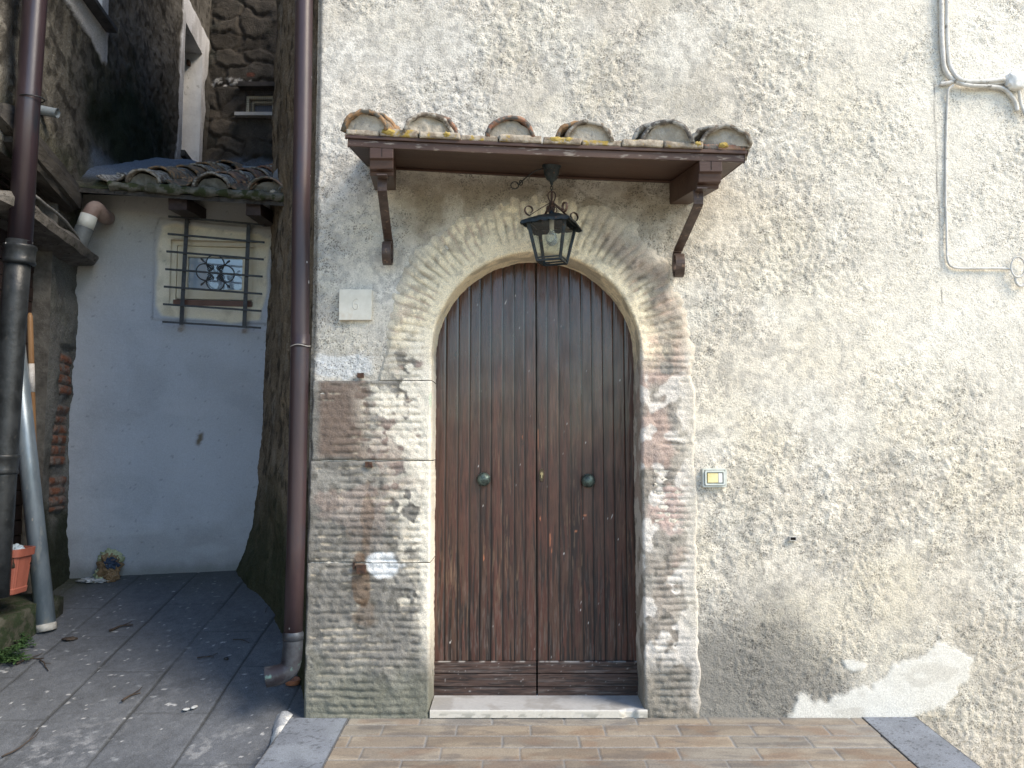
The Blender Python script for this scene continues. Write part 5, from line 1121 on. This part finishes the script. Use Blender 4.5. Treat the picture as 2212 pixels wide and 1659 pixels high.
prism(bm, [p + Vector((.01, .008, 0)) for p in lo], lo); obj('flashing_sheet', bm, mnz('grey_sheet', (.17, .18, .20), (.23, .24, .26), 8, .7, .002), sh)
bm = bmesh.new(); bmesh.ops.create_icosphere(bm, subdivisions=3, radius=1); q = at(590, 415, EAVE_Y - .03)
for v in bm.verts: v.co = q + Vector((v.co.x * .022, v.co.y * .02, v.co.z * .016)) * (1 + .3 * mnoise.noise(v.co * 2))
st = obj('loose_stone', bm, mnz('pale_pebble', (.36, .33, .28), (.48, .45, .4), 20, .9, .003), None, True); tag(st, 'pale pebble lying on the eave of the tiled shed roof', 'stone')
# drainage elbow out of the wall under the eave
dr_ = thing('rainwater_outlet', 'bent drain outlet below the shed eave, pink elbow, white sleeve and grey spout', 'drainpipe', tuple(at(210, 455, 1.45)))
e0, e1, e2, e3 = at(222, 466, 1.50), at(205, 450, 1.40), at(190, 473, 1.38), at(168, 533, 1.36)
el = spl([at(232, 470, 1.62), e0, e1, e2], 7)
bm = bmesh.new(); tube(bm, el, .050, 20); obj('elbow', bm, mnz('pink_clay_elbow', (.22, .15, .125), (.30, .22, .185), 8, .6), dr_, True)
dv = (e3 - e2); bm = bmesh.new(); tube(bm, [e2 - dv * .12, e2 + dv * .36], .054, 20); obj('sleeve', bm, mnz('white_sleeve', (.56, .57, .52), (.64, .65, .60), 8, .4), dr_, True)
bm = bmesh.new(); tube(bm, [e2 + dv * .33, e3], [.058, .054], 20, caps=False); tube(bm, [e3, e2 + dv * .4], [.048, .05], 20, caps=False); obj('spout', bm, mnz('dark_grey_spout', (.09, .10, .105), (.15, .165, .17), 8, .55), dr_, True)

# ================================================================ LOOSE THINGS IN THE ALLEY
# leaning galvanised tube
gb = ramp_pt(101, 1362); gt = at(14, 560, 1.02)
gv = thing('metal_pole', 'fat galvanised tube with paint splashes leaning in the alley corner', 'pole', tuple(gb))
M_GALV = mnz('galvanised_steel', (.20, .25, .30), (.30, .36, .42), 9, .42, .001, 30, metal=.45, c3=(.42, .44, .44), s3=12, lo3=.58, hi3=.66, aniso=(1, 1, .3), speck=((.55, .55, .54), 20, .12))
bm = bmesh.new(); tube(bm, [gb, gt], .052, 24); obj('tube', bm, M_GALV, gv, True)
bm = bmesh.new(); tube(bm, [gb + (gt - gb) * .0, gb + (gt - gb) * .018], .0535, 24); obj('tube_rim', bm, mnz('chalky_rim', (.35, .34, .31), (.48, .47, .44), 30, .9, .002), gv, True)
hb0 = ramp_pt(84, 1330); ht0 = at(64.5, 676, 1.02)
hd = thing('broom_handle', 'thin wooden handle wrapped in white tape, leaning behind the metal tube', 'handle', tuple(hb0))
bm = bmesh.new(); tube(bm, [hb0.lerp(ht0, t) for t in (0, .97, .99, 1)], [.0165, .0165, .015, .008], 14); obj('stick', bm, mnz('varnished_pine', (.24, .13, .06), (.34, .20, .10), 8, .5, .001, 40, aniso=(1, 1, .1)), hd, True)
ta, tb_ = .735, .83; bm = bmesh.new(); tube(bm, [hb0.lerp(ht0, ta), hb0.lerp(ht0, tb_)], .0172, 14); obj('tape', bm, mnz('dirty_white_tape', (.45, .43, .42), (.6, .58, .56), 30, .8, .001), hd, True)
# terracotta planter
pp = at(22, 1288, .62); pz = .385
pl = thing('planter', 'ribbed terracotta plastic planter box cut by the left edge', 'planter', (pp.x, .62, pz)); M_PLN = mnz('terracotta_plastic', (.24, .075, .052), (.30, .10, .07), 5, .55, .0005, 40)
x1_ = at(66, 1288, .55).x; zt_ = at(30, 1188, .55).z; pz = at(30, 1288, .55).z; xc_ = x1_ - .285; hgt_ = zt_ - pz
bm = bmesh.new(); n = 64; rings = []
for z, s_ in ((0, .86), (.004, .88), (hgt_ * .12, .90), (hgt_ * .14, .88), (hgt_ * .82, .97), (hgt_ * .83, 1.03), (hgt_, 1.05), (hgt_, .98), (hgt_ * .9, .96)):
    ring = []
    for k in range(n):
        t = 2 * math.pi * k / n; c_, s2_ = math.cos(t), math.sin(t); sx = math.copysign(abs(c_) ** .35, c_) * .20; sy = math.copysign(abs(s2_) ** .35, s2_) * .10
        rib = 1 - (.012 if (k % 2 and .13 * hgt_ < z < .825 * hgt_) else 0); ring.append(bm.verts.new((xc_ + sx * s_ * rib, .64 + sy * s_ * rib, pz + z)))
    rings.append(ring)
for a, b in zip(rings[:-1], rings[1:]):
    for k in range(n): bm.faces.new((a[k], a[(k + 1) % n], b[(k + 1) % n], b[k]))
bm.faces.new(rings[0][::-1]); obj('box', bm, M_PLN, pl)
bm = bmesh.new(); prism(bm, [(xc_ - .18, .56, pz + hgt_ * .6), (xc_ + .18, .56, pz + hgt_ * .6), (xc_ + .18, .72, pz + hgt_ * .6), (xc_ - .18, .72, pz + hgt_ * .6)], [(xc_ - .18, .56, pz + hgt_ * .88), (xc_ + .18, .56, pz + hgt_ * .88), (xc_ + .18, .72, pz + hgt_ * .88), (xc_ - .18, .72, pz + hgt_ * .88)]); sub(bm, 5, .012, 14); obj('soil', bm, mnz('dark_soil', (.02, .016, .012), (.045, .036, .028), 30, .95, .01), pl, True)
bm = bmesh.new(); bmesh.ops.create_icosphere(bm, subdivisions=4, radius=1)
for v in bm.verts: v.co = Vector((xc_ + .13, .60, pz + hgt_ * .98)) + Vector((v.co.x * .06, v.co.y * .05, v.co.z * .028)) * (1 + .5 * mnoise.noise(v.co * 2.2)) + mnoise.noise_vector(v.co * 3) * .01
bg_ = obj('plastic_bag', bm, mnz('pale_blue_plastic', (.22, .28, .34), (.34, .40, .46), 8, .4, .003, 30), None, True); tag(bg_, 'crumpled pale blue plastic bag on the terracotta planter', 'bag')
# weeds
def leafq(bm, p, d, L, w_):
    d = d.normalized(); s_ = d.cross(Vector((0, 0, 1))).normalized() * w_; u_ = Vector((0, 0, 1))
    q = [p, p + d * L * .35 + s_ + u_ * L * .06, p + d * L - u_ * L * .10, p + d * L * .35 - s_ + u_ * L * .06]
    bm.faces.new([bm.verts.new(v) for v in q])
M_LEAF = mnz('weed_leaf', (.025, .060, .018), (.055, .11, .035), 18, .7)
random.seed(11)
def weed(x, y, s_, label, nl=46):
    z = RS * y; t = thing('weed', label, 'weed', (x, y, z), 'weeds at the foot of the left wall'); bs = bmesh.new(); bl = bmesh.new()
    for _ in range(nl):
        a = random.uniform(0, 6.28); e = random.uniform(.15, 1.2); d = Vector((math.cos(a) * math.cos(e), math.sin(a) * math.cos(e), math.sin(e))); L = s_ * random.uniform(.4, 1)
        p0 = Vector((x, y, z)); p1 = p0 + d * L * .6; p2 = p1 + Vector((d.x, d.y, d.z * .3)) * L * .4
        tube(bs, [p0, p1, p2], .0012, 4)
        for f in (.35, .55, .75, .9, 1.0):
            q = p0.lerp(p1, f / .6) if f < .6 else p1.lerp(p2, (f - .6) / .4)
            for s2 in (-1, 1):
                aa = a + s2 * random.uniform(.6, 1.3); leafq(bl, q, Vector((math.cos(aa), math.sin(aa), random.uniform(-.2, .5))), s_ * random.uniform(.14, .25), s_ * .055)
    obj('stem', bs, M_LEAF, t); obj('leaves', bl, M_LEAF, t)
for (px, py, s_, lb_) in ((16, 1392, .13, 'weed tuft under the planter, cut by the left edge'), (38, 1398, .10, 'small weed spreading onto the ramp beside the metal tube'), (8, 1432, .15, 'lowest weed tuft on the left edge of the ramp')):
    q = ramp_pt(px, py); weed(q.x, q.y, s_, lb_)
# stuffed rag at the wall foot
q = shed(240, 1222, .03); bm = bmesh.new(); bmesh.ops.create_icosphere(bm, subdivisions=5, radius=1)
rg = thing('rag_bundle', 'crumpled rag of green, brown and blue cloth at the foot of the grey wall', 'rag', (q.x, q.y, q.z - .08))
def ragpart(name, c0, sx, sy, sz, mat, seed, fr_=2.2, sharp=.35):
    bm = bmesh.new(); bmesh.ops.create_icosphere(bm, subdivisions=5, radius=1)
    for v in bm.verts:
        n = v.co; f = 1 + sharp * (abs(mnoise.noise(n * fr_ + Vector((seed, 0, 0)))) * 2 - .6) + .12 * mnoise.noise(n * 7 + Vector((0, seed, 0))); v.co = Vector(c0) + Vector((n.x * sx, n.y * sy, n.z * sz)) * f
    return obj(name, bm, mat, rg, True)
bm.free()
ragpart('brown_cloth', q + Vector((0, -.02, .0)), .080, .06, .085, mnz('brown_cloth', (.13, .085, .045), (.22, .15, .085), 14, .95, .004, 60), 3)
ragpart('green_cloth', q + Vector((-.01, .01, .05)), .080, .05, .058, mnz('green_cloth', (.26, .30, .18), (.40, .43, .28), 14, .95, .004, 60), 9)
ragpart('blue_cloth', q + Vector((.022, -.05, .022)), .048, .035, .042, mnz('blue_cloth', (.02, .035, .07), (.04, .065, .11), 14, .95, .004, 60), 5)
ragpart('yellow_cloth', q + Vector((-.055, -.01, -.05)), .045, .05, .045, MATS['green_cloth'], 6)
ragpart('white_cloth', q + Vector((-.08, -.05, -.09)), .11, .06, .014, mnz('white_dust_cloth', (.35, .37, .38), (.5, .52, .53), 14, .95, .004, 60), 7, 3)
ragpart('brown_cloth', q + Vector((.03, -.045, -.07)), .045, .04, .045, MATS['brown_cloth'], 12)
# twigs and dead leaves on the ramp
M_TW = mnz('twig_bark', (.03, .022, .018), (.06, .045, .035), 30, .9, .001)
twigs = [([(35, 1437), (60, 1427), (95, 1424)], 'long twig lying below the weeds, far left'), ([(88, 1428), (97, 1437), (103, 1452)], 'short curved twig at the right end of the long twig'),
         ([(235, 1366), (258, 1356), (288, 1353)], 'thick twig right of the metal tube foot'), ([(263, 1520), (280, 1505), (302, 1497)], 'twig with a yellow scrap in the near middle of the ramp'),
         ([(503, 1384), (520, 1383), (538, 1391)], 'thin twig on the ramp near the downpipe'), ([(425, 1425), (445, 1422), (462, 1424)], 'faint twig left of the black pebble'), ([(2, 1640), (55, 1610), (82, 1575)], 'long bent twig in the bottom left corner'), ([(572, 1325), (574, 1318), (576, 1316)], 'tiny twig beside the mossy wall foot')]
for i, (ps, lab) in enumerate(twigs):
    P_ = [ramp_pt(*q) + Vector((0, 0, .008)) for q in ps]; t = thing('twig', lab, 'twig', tuple(P_[0]), 'twigs fallen on the ramp'); r_ = [.006, .0045, .008, .006, .003, .004, .004, .002][i]
    sp_ = wig(spl(P_, 6), .008); bm = bmesh.new(); tube(bm, sp_, [r_ * (1 - .6 * k / len(sp_)) for k in range(len(sp_))], 6); obj('stem', bm, M_TW, t, True)
    bm = bmesh.new(); m_ = sp_[len(sp_) // 2]; d_ = (P_[-1] - P_[0]).normalized(); tube(bm, [m_, m_ + d_ * .03 + Vector((.01, .02, .006)), m_ + d_ * .05 + Vector((.0, .04, .008))], [r_ * .5, r_ * .4, r_ * .2], 5); obj('side_shoot', bm, M_TW, t, True)
for (px, py, sx, sy, sz, m_, lab, nm, ct) in ((151, 1382, .038, .022, .010, MATS['twig_bark'], 'curled brown dead leaf at the foot of the metal tube', 'dead_leaf', 'leaf'), (489, 1425, .012, .010, .008, MATS['black_rubber'], 'small black pebble in the middle of the ramp', 'pebble', 'pebble'), (403, 1533, .016, .014, .004, MATS['white_dust_cloth'], 'white flake of plaster on the near part of the ramp', 'plaster_flake', 'plaster'), (420, 1528, .012, .02, .004, MATS['white_dust_cloth'], 'second white plaster flake, just right of the larger one', 'plaster_flake', 'plaster')):
    q = ramp_pt(px, py) + Vector((0, 0, sz * .6)); bm = bmesh.new(); bmesh.ops.create_icosphere(bm, subdivisions=3, radius=1)
    for v in bm.verts: v.co = q + Vector((v.co.x * sx, v.co.y * sy, v.co.z * sz)) * (1 + .45 * mnoise.noise(v.co * 2 + q * 9)) + Vector((0, v.co.y * sy * RS, 0))
    o = obj(nm, bm, m_, None, True); tag(o, lab, ct)
